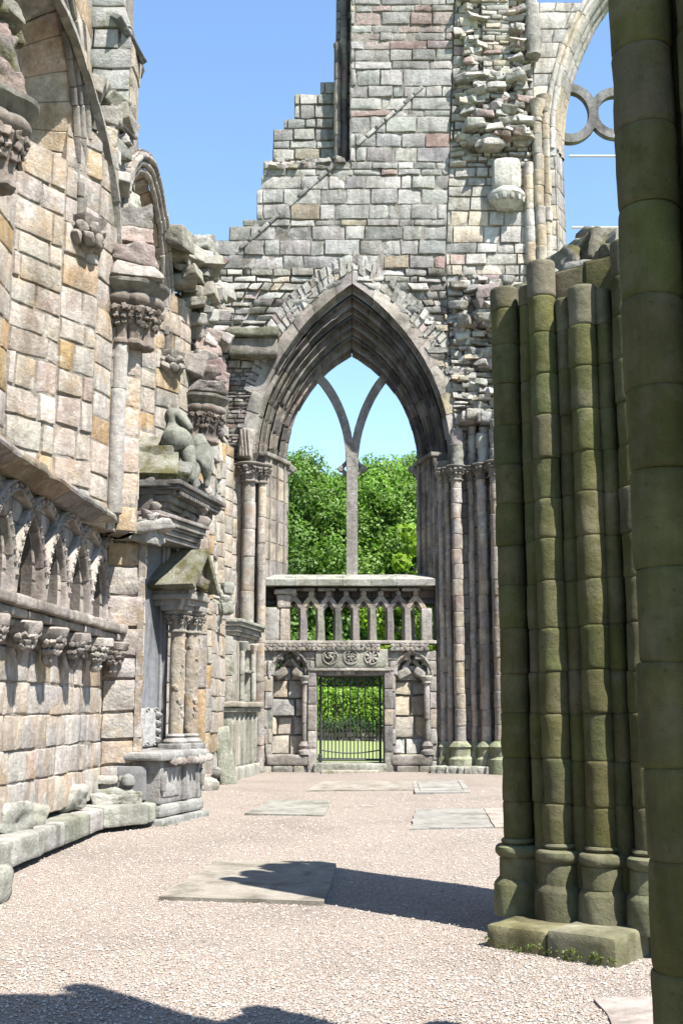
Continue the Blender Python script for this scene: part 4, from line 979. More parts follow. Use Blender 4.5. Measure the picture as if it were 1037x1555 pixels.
# upper bays
DB = np.array((.28, 5.6))
Q = [(-4.06, 9.3), (-3.98, 12.95), (-3.55, 13.62), (-3.20, 14.12), (-3.07, 14.55), (-2.98, 14.72), (-2.72, 14.86), (-2.98, 15.35)]
z_cor = 7.85; z_as = 8.35
def bay(k, full=True):
    q = [(x + DB[0] * k, y + DB[1] * k) for x, y in Q]; pal = P_WARM; z1 = 9.2 if k == 0 else (9.0 if k == 1 else 7.6)
    zb = 3.9 if k < 2 else .2
    mb = MB()
    # recess back wall, splayed jamb
    f_ = Fr(q[0], q[1]); masonry(mb, f_, [(0, f_.L)], 4.0, 11.4 if k == 0 else 9.9, (.28, .5), (.35, .8), pal, rng, MORT_W, prot=.02, thick=.5, nz=.014)
    for a, b in ((1, 2), (2, 3)):
        f_ = Fr(q[a], q[b]); masonry(mb, f_, [(0, f_.L)], zb, (z_as + .25) if a == 1 else z1, (.28, .46), (.32, .62), pal, rng, MORT_W, prot=.03, thick=.7, nz=.02, gap=.02, nu=7, nv=6)
    f_ = Fr(q[3], q[4]); masonry(mb, f_, [(0, f_.L)], zb, z1, (.3, .46), (.6, .8), pal, rng, MORT_W, thick=.7)
    mb.build("upper_masonry", M['wall'], aw)
    mb = MB()
    f_ = Fr(q[4], q[5]); masonry(mb, f_, [(0, f_.L)], zb, 7.2, (.3, .46), (.6, .8), pal, rng, MORT_W, thick=.7)
    f_ = Fr(q[5], q[6]); masonry(mb, f_, [(0, f_.L)], zb, 7.2, (.34, .5), (.6, .8), pal, rng, MORT_W, thick=.7, prot=.02, gap=.02)
    f_ = Fr(q[6], q[7]); masonry(mb, f_, [(0, f_.L)], zb, 7.2, (.34, .5), (.6, .8), pal, rng, MORT_W, thick=.1, prot=.02, gap=.02)
    if k == 0:
        f_ = Fr(q[7], (q[7][0] - .75, q[7][1] + .5)); masonry(mb, f_, [(0, f_.L)], zb, 7.4, (.34, .5), (.4, .8), pal, rng, MORT_W, thick=.4)
    mb.build("upper_respond", M['wall'], aw)
    # wall arch: plane through the corbel
    yc = 13.80 + DB[1] * k; yl = 10.35 + DB[1] * k; xc = -3.42 + DB[0] * k
    f_ = Fr((xc - .05 * 3.45 - .02, yl - 2), (xc, yc)); uc = f_.L - math.hypot(3.45, .17) / 2; hw = 1.725
    if k < 2:
        # soffit voussoirs between rib and recess
        mb = MB(); arch(mb, f_, uc, [(hw - .02, 2.02, z_as, .06), (hw - .12, 1.92, z_as, .26), (hw - .34, 1.72, z_as, .50), (hw - .50, 1.56, z_as, .95)], 8, palette([(3, (.52, .40, .33)), (3, (.54, .44, .33)), (2, (.48, .43, .38))]), rng, jit=.02, nz=.02)
        arch(mb, f_, uc, [(hw + .1, 2.12, z_as, .10), (hw - .02, 2.02, z_as, .34), (hw - .24, 1.82, z_as, .58), (hw - .42, 1.66, z_as, 1.0)], 8, P_WARM, rng, jit=0, groove=0)
        mb.build("arch_soffit", M['wall'], aw)
        mb = MB(); pr = [(hw + .34, 2.36, z_as, .15), (hw + .34, 2.36, z_as, -.06)] + [(a, 2.02 + (a - hw), z_as, b) for a, b in rollprof(3, hw + .3, -.07, hw - .04, .06, .055, .02)]
        arch(mb, f_, uc, pr, 9, P_SOOT_SHADE if k == 0 else P_CARV, rng, jit=.012)
        for s in (-1, 1):   # legs down to the corbels
            for j, (a, b) in enumerate(((.24, .06), (.13, .03), (.02, .0))):
                p = f_(uc + s * (hw + a), 0, b); drums(mb, p[0], p[1], z_cor + .05, z_as + .02, .06, (.2, .35), P_SOOT_SHADE, rng, 12)
        mb.build("arch_rib", M['soot_shade'], aw)
        # spandrel wall outside the arch
        top = 11.2 if k == 0 else 10.35
        def sps(v):
            w_, r_ = hw + .3, 2.32; dz = v - z_as
            R = (w_ * w_ + r_ * r_) / (2 * w_)
            h = w_ if dz < 0 else (0 if dz >= r_ else max(0, math.sqrt(max(R * R - dz * dz, 0)) - (R - w_)))
            endu = f_.L + .25 if k == 0 else f_.L + .25 - max(0, (v - 9.2)) * 1.2
            l = uc - hw - .9
            return [(l, uc - h), (uc + h, max(endu, uc + h + .2))] if h > 0.02 else [(l, max(endu, uc + .5))]
        mb = MB(); masonry(mb, f_, sps, z_cor - .6, top, (.2, .4), (.3, .6), P_WARM if k == 0 else P_RUB, rng, MORT_W, prot=.05, thick=.35, nz=.03)
        mb.build("spandrel", M['wall'] if k == 0 else M['rubble'], aw)
        # carved corbel
    mb = MB(); p = f_(uc + hw + .13, 0, .05); c = P_CARV(rng)
    if k < 2:
        lathe(mb, p[0], p[1], [(.05, z_cor - .42), (.12, z_cor - .38), (.15, z_cor - .3), (.14, z_cor - .2), (.24, z_cor - .05), (.26, z_cor + .04), (.2, z_cor + .06)], c, 24, flut=5, flam=.1, na=.05, ns=8)
        for j in range(10):
            a = -2.2 + j * .4; rbox(mb, (p[0] + .2 * math.cos(a), p[1] + .2 * math.sin(a), z_cor - .12 - .14 * (j % 2)), rot(rng.random(), rng.random(), a), (.06, .07, .09), .04, c * rng.uniform(.7, 1.1), .04, 9, j, 3)
        mb.build("carved_corbel", M['carved'], aw)
for k in (0, 1, 2): bay(k)

def respond_capital(k, shaft, zoff=0):
    bxy = np.array((-2.93, 14.62)) + DB * k; z0, z1 = 6.42, 7.30
    if k == -1: bxy = np.array((-3.46, 9.78))
    if shaft:
        mb = MB(); drums(mb, bxy[0] - .05, bxy[1] + .02, 4.12, z0 + .02, .105, (.9, 1.8), palette([(2, (.48, .45, .42)), (1, (.54, .50, .45))]), rng, 24, na=.012)
        mb.build("wall_shaft", M['grey'], aw)
    mb = MB(); c = np.array((.30, .25, .21))
    ctr = [bxy + np.array((-.05, .03)), bxy + np.array((.12, .07)), bxy + np.array((.24, .22))]
    for j, p in enumerate(ctr): foliate_capital(mb, p[0], p[1], z0, z1 - .2, .10, .235, c * rng.uniform(.9, 1.15), k * 5 + j + 9)
    # joined abacus with a wavy front
    for j, (zz, ro) in enumerate(((z1 - .24, .23), (z1 - .17, .30), (z1 - .12, .27), (z1 - .06, .34), (z1 - .02, .34))): pass
    abp = [(.20, z1 - .26), (.24, z1 - .22), (.24, z1 - .19), (.21, z1 - .16), (.30, z1 - .07), (.32, z1 - .05), (.325, z1), (.28, z1 + .01)]
    for p in ctr: lathe(mb, p[0], p[1], abp, np.array((.30, .28, .24)), 30, na=.012)
    rbox(mb, (bxy[0] - .1, bxy[1] + .35, z1 - .12), rot(0, 0, .4), (.3, .4, .12), .03, np.array((.30, .28, .24)), .02)
    mb.build("respond_capital", M['soot_shade'], aw)
    # springer stub on the capital
    mb = MB(); pal = palette([(3, (.42, .33, .29)), (2, (.46, .42, .37)), (1, (.36, .33, .29))]); z = z1 + .02; n_ = {-1: 4, 0: 4, 1: 5}[k]
    for j in range(n_):
        h = rng.uniform(.22, .34); sh = max(.14, .42 - .05 * j)
        rbox(mb, (bxy[0] + .05 - .03 * j + rng.uniform(-.03, .03), bxy[1] + .22 + .04 * j, z + h / 2), rot(0, rng.uniform(-.06, .06), .5 + rng.uniform(-.25, .25)), (sh * .8, sh, h / 2), .025, pal(rng), .08, 5, j + k, 8, chip(rng, np.array((sh * .8, sh, h / 2)))); z += h - .01
    mb.build("springer", M['mossy'] if k == -1 else M['rubble'], aw)
respond_capital(-1, False); respond_capital(0, True); respond_capital(1, False)
# broken masonry and rubble along the wall head
RF = Fr((-3.3, 14.0), (-2.4, 26.0))
def heap(name, n, c0, spread, size, pal, mat, na=.3, flat=.6):
    mb = MB()
    for i in range(n):
        s = rng.uniform(*size); p = np.array(c0) + np.array([rng.gauss(0, sp2) for sp2 in spread])
        h = np.array((s * rng.uniform(.7, 1.2), s * rng.uniform(.7, 1.2), s * rng.uniform(flat * .7, flat * 1.3))) * .5
        rbox(mb, p, rot(rng.uniform(-.25, .25), rng.uniform(-.3, .3), rng.uniform(-.6, .6)), h, h.min() * .2, pal(rng), s * na * .24, 4.0 / s, i, 7, chip(rng, h))
    return mb.build(name, mat, aw)
P_OLIVE = palette([(3, (.34, .32, .26)), (2, (.40, .38, .33)), (1, (.28, .26, .19))])
a = at(183, 195, 15.6); heap("broken_vault", 22, a + np.array((-.2, 0, .02)), (.12, .35, .18), (.3, .6), P_OLIVE, M['rubble'])
a = at(176, 245, 15.3); heap("broken_vault", 16, a + np.array((-.16, 0, 0)), (.10, .3, .2), (.25, .5), P_RUB, M['rubble'])
a = at(186, 330, 16.2); heap("broken_vault", 22, a + np.array((-.25, .2, 0)), (.12, .5, .35), (.22, .45), P_RUB, M['mossy'])
a = at(280, 385, 19.6); heap("broken_vault", 12, a + np.array((-.1, 0, 0)), (.10, .3, .12), (.25, .5), P_OLIVE, M['ledge'])
a = at(298, 435, 20.2); heap("broken_vault", 26, a + np.array((-.06, 0, -.05)), (.14, .35, .28), (.25, .5), P_OLIVE, M['ledge'])
a = at(322, 500, 20.6); heap("broken_vault", 46, a + np.array((-.16, .1, 0)), (.13, .3, .45), (.2, .45), P_RUB, M['rubble'])
a = at(325, 575, 20.7); heap("broken_vault", 14, a + np.array((-.12, .1, 0)), (.18, .25, .25), (.3, .6), palette([(2, (.40, .30, .28)), (1, (.38, .34, .30))]), M['rubble'])
a = at(306, 425, 23.5); heap("broken_vault", 30, a, (.18, .9, .25), (.3, .6), P_RUB, M['ledge'])
a = at(2, 40, 10.2); heap("broken_vault", 22, a + np.array((-.12, 0, 0)), (.10, .3, .25), (.2, .42), P_OLIVE, M['mossy'])
# wall body behind bay heads so the sky does not show through
mb = MB()
f_ = Fr((-3.95, 14.0), (-3.45, 20.0)); masonry(mb, f_, lambda v: [(.6 if v < 9.6 else 1.6, f_.L + .6 - max(0, v - 9) * .5)], 7, 10.1, (.18, .36), (.3, .7), P_RUB, rng, MORT_G, prot=.1, thick=.7, nz=.04, gap=.03)
f_ = Fr((-3.2, 19.6), (-2.75, 26.2)); masonry(mb, f_, lambda v: [(0, f_.L)], 3.5, 9.3, (.18, .36), (.3, .7), P_RUB, rng, MORT_G, prot=.1, thick=.7, nz=.04, gap=.03)
mb.build("wall_core", M['rubble'], aw)
# vertical weathered strip (outer order of the wall arch) beside the first capital
mb = MB(); pts = [at(184, 470, 14.75), at(183, 400, 14.65), at(178, 320, 14.5), at(168, 255, 14.3), at(153, 185, 14.0), at(135, 120, 13.6), at(112, 50, 13.0), at(90, 0, 12.4), at(60, -60, 11.6)]
pts = np.array(pts); t = np.linspace(0, len(pts) - 1, 30); P_ = np.stack([np.interp(t, range(len(pts)), pts[:, i]) for i in range(3)], 1)
for _ in range(2): P_[1:-1] = (P_[:-2] + 2 * P_[1:-1] + P_[2:]) / 4
for a_, b_ in ((0, 4), (4, 8), (8, 11), (11, 14), (14, 16), (16, 19), (19, 22), (22, 24), (24, 27), (27, 30)): tube(mb, P_[a_:b_ + 1 if b_ < 30 else 30], .05 + rng.uniform(0, .015), palette([(1, (.30, .28, .25)), (1, (.36, .34, .30))])(rng), prof=[(-1, -1), (1, -1), (1, .6), (.4, 1), (-1, 1)])
mb.build("wall_rib", M['grey'], aw, .015, 5, smooth=False)
# clerestory buttress stub on the wall head with a sloping coping
bt = MB(); f1 = Fr((-3.98, 16.2), (-3.28, 16.2)); masonry(bt, f1, lambda v: [(0, f1.L - (.12 if v > 12.3 else 0))], 9.7, 13.6, (.28, .4), (.4, .7), P_GREY, rng, MORT_G, prot=.04, thick=.62, gap=.03, nz=.03)
f2 = Fr((-3.28, 16.2), (-3.27, 16.85)); masonry(bt, f2, [(0, f2.L)], 9.9, 11.9, (.25, .4), (.35, .7), P_WARM, rng, MORT_W, prot=.03, thick=.3, nz=.03)
bt.build("buttress", M['ledge'], aw)
mb = MB(); a = at(165, 18, 16.3); b = at(205, 88, 16.9); d = (b - a) / np.linalg.norm(b - a); yy = np.array((0, 1.0, 0)); yy = yy - d * (yy @ d); yy /= np.linalg.norm(yy)
rbox(mb, (a + b) / 2, np.array([d, yy, np.cross(d, yy)]), (np.linalg.norm(b - a) / 2, .55, .05), .02, np.array((.16, .16, .15)), .02, 4, 1, 6)
rbox(mb, b + np.array((0, 0, -.05)), rot(0, .3, 0), (.09, .4, .10), .04, np.array((.2, .2, .18)), .04, 5, 2, 4)
mb.build("coping", M['ledge'], aw)
# far stretch of lower wall behind the monuments, and carved fragment on it
mb = MB(); f_ = Fr((-3.35, 15.9), (-2.72, 20.9)); masonry(mb, f_, [(0, f_.L)], .1, 4.3, (.28, .46), (.3, .7), P_LOWER, rng, MORT_W, prot=.03, thick=.6)
f_ = Fr((-2.72, 20.9), (-2.42, 21.3)); masonry(mb, f_, [(0, f_.L)], .1, 6.0, (.28, .46), (.3, .7), P_WARM, rng, MORT_W, prot=.03, thick=.5)
f_ = Fr((-2.42, 21.3), (-2.40, 24.0)); masonry(mb, f_, [(0, f_.L)], .1, 3.6, (.28, .46), (.3, .7), P_LOWER, rng, MORT_W, prot=.04, thick=.6)
mb.build("lower_masonry", M['wall'], aw)
mb = MB()
for k in range(26):
    p = at(rng.uniform(303, 345), rng.uniform(882, 948), 22.0); rbox(mb, p, rot(rng.uniform(-.4, .4), rng.uniform(-.4, .4), rng.random()), (.13, .2, .12), .05, P_LEDGE(rng), .06, 6, k, 3)
mb.build("broken_tomb_carving", M['ledge'], aw)

# ================================================================ WALL MONUMENT
wm = thing("wall_monument", "tall carved wall monument with twin columns, dark panel and a mossy broken pediment", "monument", (-2.4, 16.4, .05))
mo = Fr((-2.46, 15.45), (-2.06, 16.85)); rng = random.Random(44); L_ = mo.L
mb = MB()
fbox(mb, mo, -.08, L_ + .08, .0, .16, -1.0, .14, np.array((.36, .36, .33)), .03, .012, 4, 6); fbox(mb, mo, -.03, L_ + .03, .165, .33, -1.0, .08, np.array((.38, .38, .35)), .05, .012, 4, 6)
fbox(mb, mo, .02, L_ - .02, .335, .90, -1.0, .0, np.array((.40, .38, .36)), .02, .01, 4, 6)
for a, b in ((.0, .12), (L_ - .14, L_ + .0), (L_ * .55, L_ * .68)): fbox(mb, mo, a, b, .34, .90, -.3, .05, np.array((.36, .35, .33)), .02, .01, 6, 4)
fbox(mb, mo, .2, L_ * .5, .42, .82, -.1, .02, np.array((.44, .42, .40)), .015, .008, 6, 4)
for x in (.06, L_ - .07): rbox(mb, mo(x, .62, .07), I3, (.035, .05, .12), .03, np.array((.3, .29, .27)), .02, 9, 1, 3)
mb.build("pedestal", M['grey'], wm)
mb = MB(); fbox(mb, mo, -.12, L_ + .1, .90, 1.03, -1.0, .13, np.array((.38, .37, .35)), .05, .035, 4, 8)
for k in range(9): rbox(mb, mo(.3 + k * L_ / 10, .90, .08), rot(0, rng.random(), rng.random()), (.08, .07, .05), .03, P_CARV(rng), .03, 8, k, 3)
mb.build("pedestal_cap", M['carved'], wm)
# end recess of the pedestal that faces the aisle entrance
ef = Fr((-3.0, 15.44), (-2.47, 15.44)); mb = MB()
fbox(mb, ef, .02, .40, .40, .84, -.1, .012, np.array((.24, .24, .24)), .01, .004, 6); lathe(mb, *ef(.16, 0, .0)[:2], [(.01, .56), (.09, .60), (.10, .65), (.08, .71), (.01, .75)], np.array((.3, .3, .28)), 16)
mb.build("end_panel", M['panel'], wm)
pf_ = Fr((-3.15, 16.02), (-2.64, 16.88)); mb = MB()
fbox(mb, pf_, 0, pf_.L - .1, 1.0, 4.05, -.12, .0, np.array((.25, .26, .28)), .01, .003, 3, 6); mb.build("inscription_panel", M['panel'], wm)
mb = MB()
for a, b, w_ in ((pf_.L - .11, pf_.L - .05, .04), (pf_.L - .055, pf_.L + .02, .075)): fbox(mb, pf_, a, b, 1.0, 4.05, -.2, w_, np.array((.34, .34, .35)), .012, .005, 5)
mb.build("panel_frame", M['panel'], wm)
mb = MB(); fbox(mb, pf_, .25, pf_.L - .14, 1.06, 1.60, -.05, .05, np.array((.48, .47, .46)), .03, .01, 5)
for s in (.42, .62, .80):
    for z in (1.10, 1.58): tube(mb, np.array([pf_(s + .045 * math.cos(t) * (1 - t / 8), z + .035 * math.sin(t) * (1 - t / 8), .055) for t in np.linspace(0, 6, 14)]), .012, np.array((.40, .39, .37)), 6)
for z in np.linspace(1.15, 1.5, 4): rbox(mb, pf_(pf_.L - .15, z, .06), rot(.3, .4, 0), (.05, .04, .05), .03, np.array((.4, .39, .37)), .02, 9, 2, 3)
mb.build("cartouche", M['grey'], wm)
cols_ = [at(268, 1050, 16.75), at(290, 1050, 17.05)]
for j, p in enumerate(cols_):
    mb = MB(); drums(mb, p[0], p[1], 1.22, 2.72, .112, (1.4, 1.6), palette([(1, (.46, .40, .33))]), rng, 26, na=.012, groove=.004)
    for k in range(14):
        z = 1.3 + k * .1; a = -.2 + (.5 if k % 2 else -.4) + rng.uniform(-.3, .3) - 1.0 * (k % 3 == 0)
        if rng.random() < .6: rbox(mb, (p[0] + .108 * math.cos(a), p[1] + .108 * math.sin(a), z), rot(.5, .2, a), (.014, .03, .05), .01, np.array((.46, .40, .33)), .02, 14, k, 3)
    co_ = mb.build("column", M['wall'], wm)
    mb = MB(); foliate_capital(mb, p[0], p[1], 2.70, 3.02, .112, .19, np.array((.34, .31, .27)), j); fbox(mb, mo, *(lambda u: (u - .2, u + .2))(float((p - mo.o) @ mo.u)), 3.02, 3.09, -.9, .0, np.array((.38, .36, .32)), .02, .01, 6) if False else None
    rbox(mb, (p[0], p[1], 3.06), frax(mo), (.2, .2, .04), .015, np.array((.40, .38, .34)), .01); mb.build("column_capital", M['carved'], co_)
    mb = MB(); rbox(mb, (p[0], p[1], 1.06), frax(mo), (.19, .19, .04), .012, np.array((.38, .37, .35)), .008)
    lathe(mb, p[0], p[1], [(.17, 1.09), (.18, 1.13), (.16, 1.16), (.13, 1.18), (.145, 1.21), (.12, 1.24)], np.array((.40, .38, .36)), 24); mb.build("column_base", M['carved'], co_)
mb = MB(); c0 = (cols_[0] + cols_[1]) / 2
for z, h, gr in ((3.14, .05, .0), (3.22, .04, .05), (3.29, .035, .02)): rbox(mb, (c0[0] - .1, c0[1], z), frax(mo), (.34 + gr, .30 + gr, h), .015, np.array((.40, .37, .33)), .012)
rbox(mb, (c0[0] + .02, c0[1] - .32, 3.2), rot(0, .3, 0), (.06, .1, .18), .05, np.array((.52, .46, .38)), .04, 8, 1, 4)
for k in range(16): rbox(mb, (c0[0] + rng.uniform(-.2, .3), c0[1] - .1 + rng.uniform(-.2, .3), 3.34 + rng.uniform(-.06, .05)), rot(rng.random(), rng.random(), rng.random()), (.06, .07, .05), .04, P_CARV(rng), .04, 8, k, 3)
mb.build("entablature", M['carved'], wm)
# gabled mossy hood on the twin columns
mb = MB(); hu = float((c0 - mo.o) @ mo.u); hw_ = float((c0 - mo.o) @ mo.n)
for s_ in (-1, 1):
    e_ = mo(hu + s_ * .46, 3.36, 0); r__ = mo(hu, 3.90, 0); d_ = (r__ - e_) / np.linalg.norm(r__ - e_); n__ = np.cross(d_, mo.n); n__ *= np.sign(n__[2])
    rbox(mb, (e_ + r__) / 2 + mo.n * (hw_ - .08) + n__ * .02, np.array([d_, mo.n, n__]), (np.linalg.norm(r__ - e_) / 2 + .03, .42, .055), .025, np.array((.30, .29, .22)), .035, 5, 2, 7)
for k, (hh_, wd_) in enumerate(((3.40, .38), (3.52, .27), (3.64, .15))): rbox(mb, mo(hu, hh_, hw_ - .12), frax(mo), (wd_, .34, .065), .02, np.array((.26, .24, .2)), .02, 6, k, 4)
rbox(mb, mo(hu - .1, 3.42, hw_ + .30), rot(0, .4, .3), (.1, .12, .09), .05, np.array((.32, .28, .24)), .04, 8, 1, 3)
mb.build("hood", M['mossy'], wm)
mb = MB(); fs = Fr((-2.28, 17.15), (-2.05, 17.4)); masonry(mb, fs, [(0, fs.L)], 1.0, 4.2, (.5, .9), (.5, .6), P_WARM, rng, MORT_W, thick=.3); mb.build("side_pilaster", M['wall'], wm)
# lower cornice
mb = MB(); mc = Fr((-2.62, 15.75), (-2.20, 16.95))
for z0_, z1_, o_ in ((3.98, 4.05, .02), (4.055, 4.13, .06), (4.135, 4.17, .10), (4.175, 4.27, .13), (4.275, 4.33, .17)): fbox(mb, mc, -.12 - o_ * .5, mc.L + o_ * .6, z0_, z1_, -.75, o_, P_MON(rng), .012, .008, 5, 6)
mb.build("lower_cornice", M['soot_shade'], wm)
mb = MB(); fbox(mb, mc, .0, mc.L - .05, 4.335, 4.86, -.75, -.06, np.array((.24, .22, .2)), .03, .02, 5, 5)
for k in range(16): rbox(mb, mc(rng.uniform(.0, mc.L - .1), rng.uniform(4.4, 4.8), -.02), rot(rng.random(), rng.random(), 0), (.07, .06, .06), .03, np.array((.26, .24, .21)), .03, 8, k, 3)
mb.build("frieze", M['carved'], wm)
# upper cornice with dentils and a broken far end
mb = MB(); uc_f = Fr((-2.44, 15.85), (-2.06, 17.55))
for z0_, z1_, o_ in ((4.30, 4.42, -.10), (4.425, 4.50, -.03), (4.505, 4.60, .03), (4.605, 4.665, .10), (4.67, 4.73, .16), (4.735, 4.80, .21)):
    for a_, b_ in ((-.06 - o_ * .5, .62), (.625, 1.18), (1.19, uc_f.L + rng.uniform(-.12, .06) + o_ * .3)): fbox(mb, uc_f, a_, b_, z0_, z1_, -.8, o_ + rng.uniform(-.012, .012), P_MON(rng) * .62, .012, .012, 6, 5)
for k in range(20): rbox(mb, uc_f(.02 + k * uc_f.L / 20, 4.632, .11), frax(uc_f), (.024, .05, .028), .008, P_MON(rng) * .7, 0, 5, 0, 1)
nf = Fr((-3.1, 15.83), (-2.5, 15.83))
for z0_, z1_, o_ in ((4.42, 4.60, .0), (4.605, 4.70, .06), (4.705, 4.80, .14)): fbox(mb, nf, -.1, .66 + o_, z0_, z1_, -.3, o_, P_MON(rng) * .55, .012, .01, 6, 6)
mb.build("cornice", M['soot_shade'], wm)  # blackened stone, darkened further to paint the shade under the mouldings
mb = MB(); rbox(mb, (-2.80, 16.16, 5.20), rot(.80, .0, .12), (.42, .50, .10), .03, np.array((.36, .35, .28)), .05, 4, 1, 8)
rbox(mb, (-2.85, 16.5, 5.1), I3, (.4, .40, .3), .04, np.array((.34, .33, .27)), .05, 4, 1, 5)
for k in range(12): p = np.array((-2.45 + rng.uniform(-.1, .25), 16.2 + rng.uniform(-.1, .9), 4.86 + rng.uniform(-.02, .16))); rbox(mb, p, rot(rng.random(), rng.random(), rng.random()), (.12, .14, .09), .03, P_STAT(rng), .05, 6, k, 4, chip(rng, np.array((.12, .14, .09))))
mb.build("mossy_pediment", M['mossy'], wm)
def skin_figure(name, joints, edges, parent, mat, sub=2):
    me = bpy.data.meshes.new(name); me.from_pydata([j[0] for j in joints], edges, []); o = bpy.data.objects.new(name, me); C.objects.link(o)
    sk = o.modifiers.new("skin", 'SKIN'); sk.use_smooth_shade = True
    if not me.skin_vertices: me.skin_vertices.new()
    for i, j in enumerate(joints): me.skin_vertices[0].data[i].radius = (j[1], j[1] * j[2] if len(j) > 2 else j[1]); me.skin_vertices[0].data[i].use_root = (i == 0)
    sb = o.modifiers.new("sub", 'SUBSURF'); sb.levels = sub; sb.render_levels = sub
    me.materials.append(mat); adopt(o, parent); return o
M['statue'] = plain_noise("weathered_statue_stone", (.055, .058, .042), (.17, .17, .14), 9, .8, .9, .03)
def fp(px, py, Y): return tuple(at(px, py, Y))
skin_figure("reclining_figure", [(fp(270, 668, 16.4), .23), (fp(259, 669, 16.2), .20), (fp(254, 669, 16.12), .15), (fp(269, 643, 16.5), .16), (fp(260, 630, 16.5), .14), (fp(251, 629, 16.45), .12), (fp(273, 630, 16.4), .09), (fp(283, 643, 16.3), .08), (fp(290, 655, 16.3), .06), (fp(283, 680, 16.35), .15), (fp(289, 705, 16.3), .10), (fp(290, 733, 16.3), .07)],
            [(0, 1), (1, 2), (0, 3), (3, 4), (4, 5), (3, 6), (6, 7), (7, 8), (0, 9), (9, 10), (10, 11)], wm, M['statue'])
skin_figure("reclining_figure", [(fp(306, 690, 16.8), .19), (fp(303, 672, 16.8), .16), (fp(299, 658, 16.8), .10), (fp(312, 708, 16.7), .12), (fp(315, 724, 16.8), .06), (fp(313, 742, 16.8), .04), (fp(300, 704, 16.7), .09), (fp(297, 726, 16.6), .05), (fp(313, 672, 16.85), .055)],
            [(0, 1), (1, 2), (0, 3), (3, 4), (4, 5), (0, 6), (6, 7), (1, 8)], wm, M['statue'])
mb = MB()
for k in range(18): p = at(rng.uniform(276, 320), rng.uniform(725, 800), 16.9); rbox(mb, p + np.array((-.06, .12, 0)), rot(rng.random(), rng.random(), rng.random()), (.10, .13, .10), .05, P_CARV(rng) * .7, .05, 7, k, 3)
mb.build("broken_carving", M['carved'], wm)

# ================================================================ FAR TOMB
ft = thing("wall_tomb", "greenish stone tomb cupboard with a small niche and moulded cornice in the far corner", "tomb", (-2.2, 24.4, .17))
tf = Fr((-2.22, 23.45), (-1.90, 25.5)); tn = Fr((-2.60, 23.44), (-2.225, 23.44)); TL = tf.L
P_T = palette([(3, (.46, .44, .38)), (2, (.42, .42, .35)), (1, (.52, .46, .38))]); mb = MB()
fbox(mb, tf, -.05, TL + .05, .1, .42, -.5, .12, P_T(rng), .04, .02, 4, 5); fbox(mb, tf, 0, TL, .42, 1.52, -.5, .0, P_T(rng), .02, .008, 4, 5)
for q in np.linspace(.05, TL - .1, 6): fbox(mb, tf, q, q + .10, .45, 1.48, -.1, .035, P_T(rng), .015, .006, 5)
mb.build("pedestal", M['ledge'], ft)
mb = MB(); fbox(mb, tf, -.06, TL + .06, 1.52, 1.62, -.5, .10, P_T(rng), .03, .01, 5, 6); fbox(mb, tf, -.10, TL + .1, 1.625, 1.74, -.5, .16, P_T(rng), .03, .02, 5, 6); mb.build("ledge", M['ledge'], ft)
mb = MB(); masonry(mb, tn, [(0, tn.L)], 1.74, 3.1, (.4, .55), (.3, .5), P_T, rng, MORT_G, thick=.4); 
n0, n1 = TL * .28, TL * .74
fbox(mb, tf, 0, n0, 1.74, 3.1, -.5, .0, P_T(rng), .015, .008, 5); fbox(mb, tf, n1, TL, 1.74, 3.1, -.5, .0, P_T(rng), .015, .008, 5); fbox(mb, tf, n0, n1, 1.74, 1.9, -.5, -.002, P_T(rng), .015, .008, 5); fbox(mb, tf, n0, n1, 2.85, 3.1, -.5, -.002, P_T(rng), .015, .008, 5); fbox(mb, tf, n0 - .01, n1 + .01, 1.9, 2.9, -.5, -.35, np.array((.36, .34, .3)), .01, 0, 5)
fbox(mb, tf, n0, n1, 2.36, 2.42, -.4, .03, P_T(rng), .012, .005, 5)
mb.build("chest", M['ledge'], ft)
for q in (n0 - .02, n1 + .02):
    mb = MB(); p = tf(q, 0, .05); drums(mb, p[0], p[1], 1.78, 2.8, .06, (.5, .6), P_T, rng, 14); lathe(mb, p[0], p[1], [(.06, 2.78), (.11, 2.9), (.13, 2.98), (.1, 3.0)], P_T(rng), 14, na=.02, ns=9); mb.build("colonnette", M['carved'], ft)
mb = MB()
for z0_, z1_, o_ in ((3.1, 3.17, .06), (3.172, 3.28, .10), (3.285, 3.36, .16), (3.362, 3.43, .20)): fbox(mb, tf, -o_ * .7, TL + o_ * .5, z0_, z1_, -.5, o_, P_T(rng), .015, .012, 5, 6)
mb.build("cornice", M['ledge'], ft)

# ================================================================ LOOSE STONES, LEANING SLAB, GRAVE SLABS
rng = random.Random(77)
mb = MB(); a = at(352, 1198, 22.5); a[2] = g(22.5) - .03
rbox(mb, a + np.array((-.16, .0, .55)), rot(.12, -.22, .5), (.17, .09, .60), .04, np.array((.38, .39, .30)), .05, 4, 2, 7)
o = mb.build("leaning_slab", M['ledge']); tag(o, "tall greenish broken slab leaning against the wall beside the far tomb", "slab")
stones = [(5, 1262, 12.0, .46, .30, .26, "low broken moulded stone on the bench ledge at the left edge of the photo"),
          (35, 1262, 12.6, .34, .28, .24, "rounded grey stone on the ledge just left of the dark gap"),
          (56, 1238, 13.0, .16, .14, .30, "upright narrow broken stone standing on the bench ledge"),
          (105, 1226, 14.2, .40, .30, .34, "large lumpy eroded stone resting on the ledge before the respond"),
          (172, 1224, 15.15, .44, .22, .15, "long low carved stone laid against the foot of the respond"),
          (205, 1221, 15.2, .13, .16, .16, "small square stone at the right end of the ledge")]
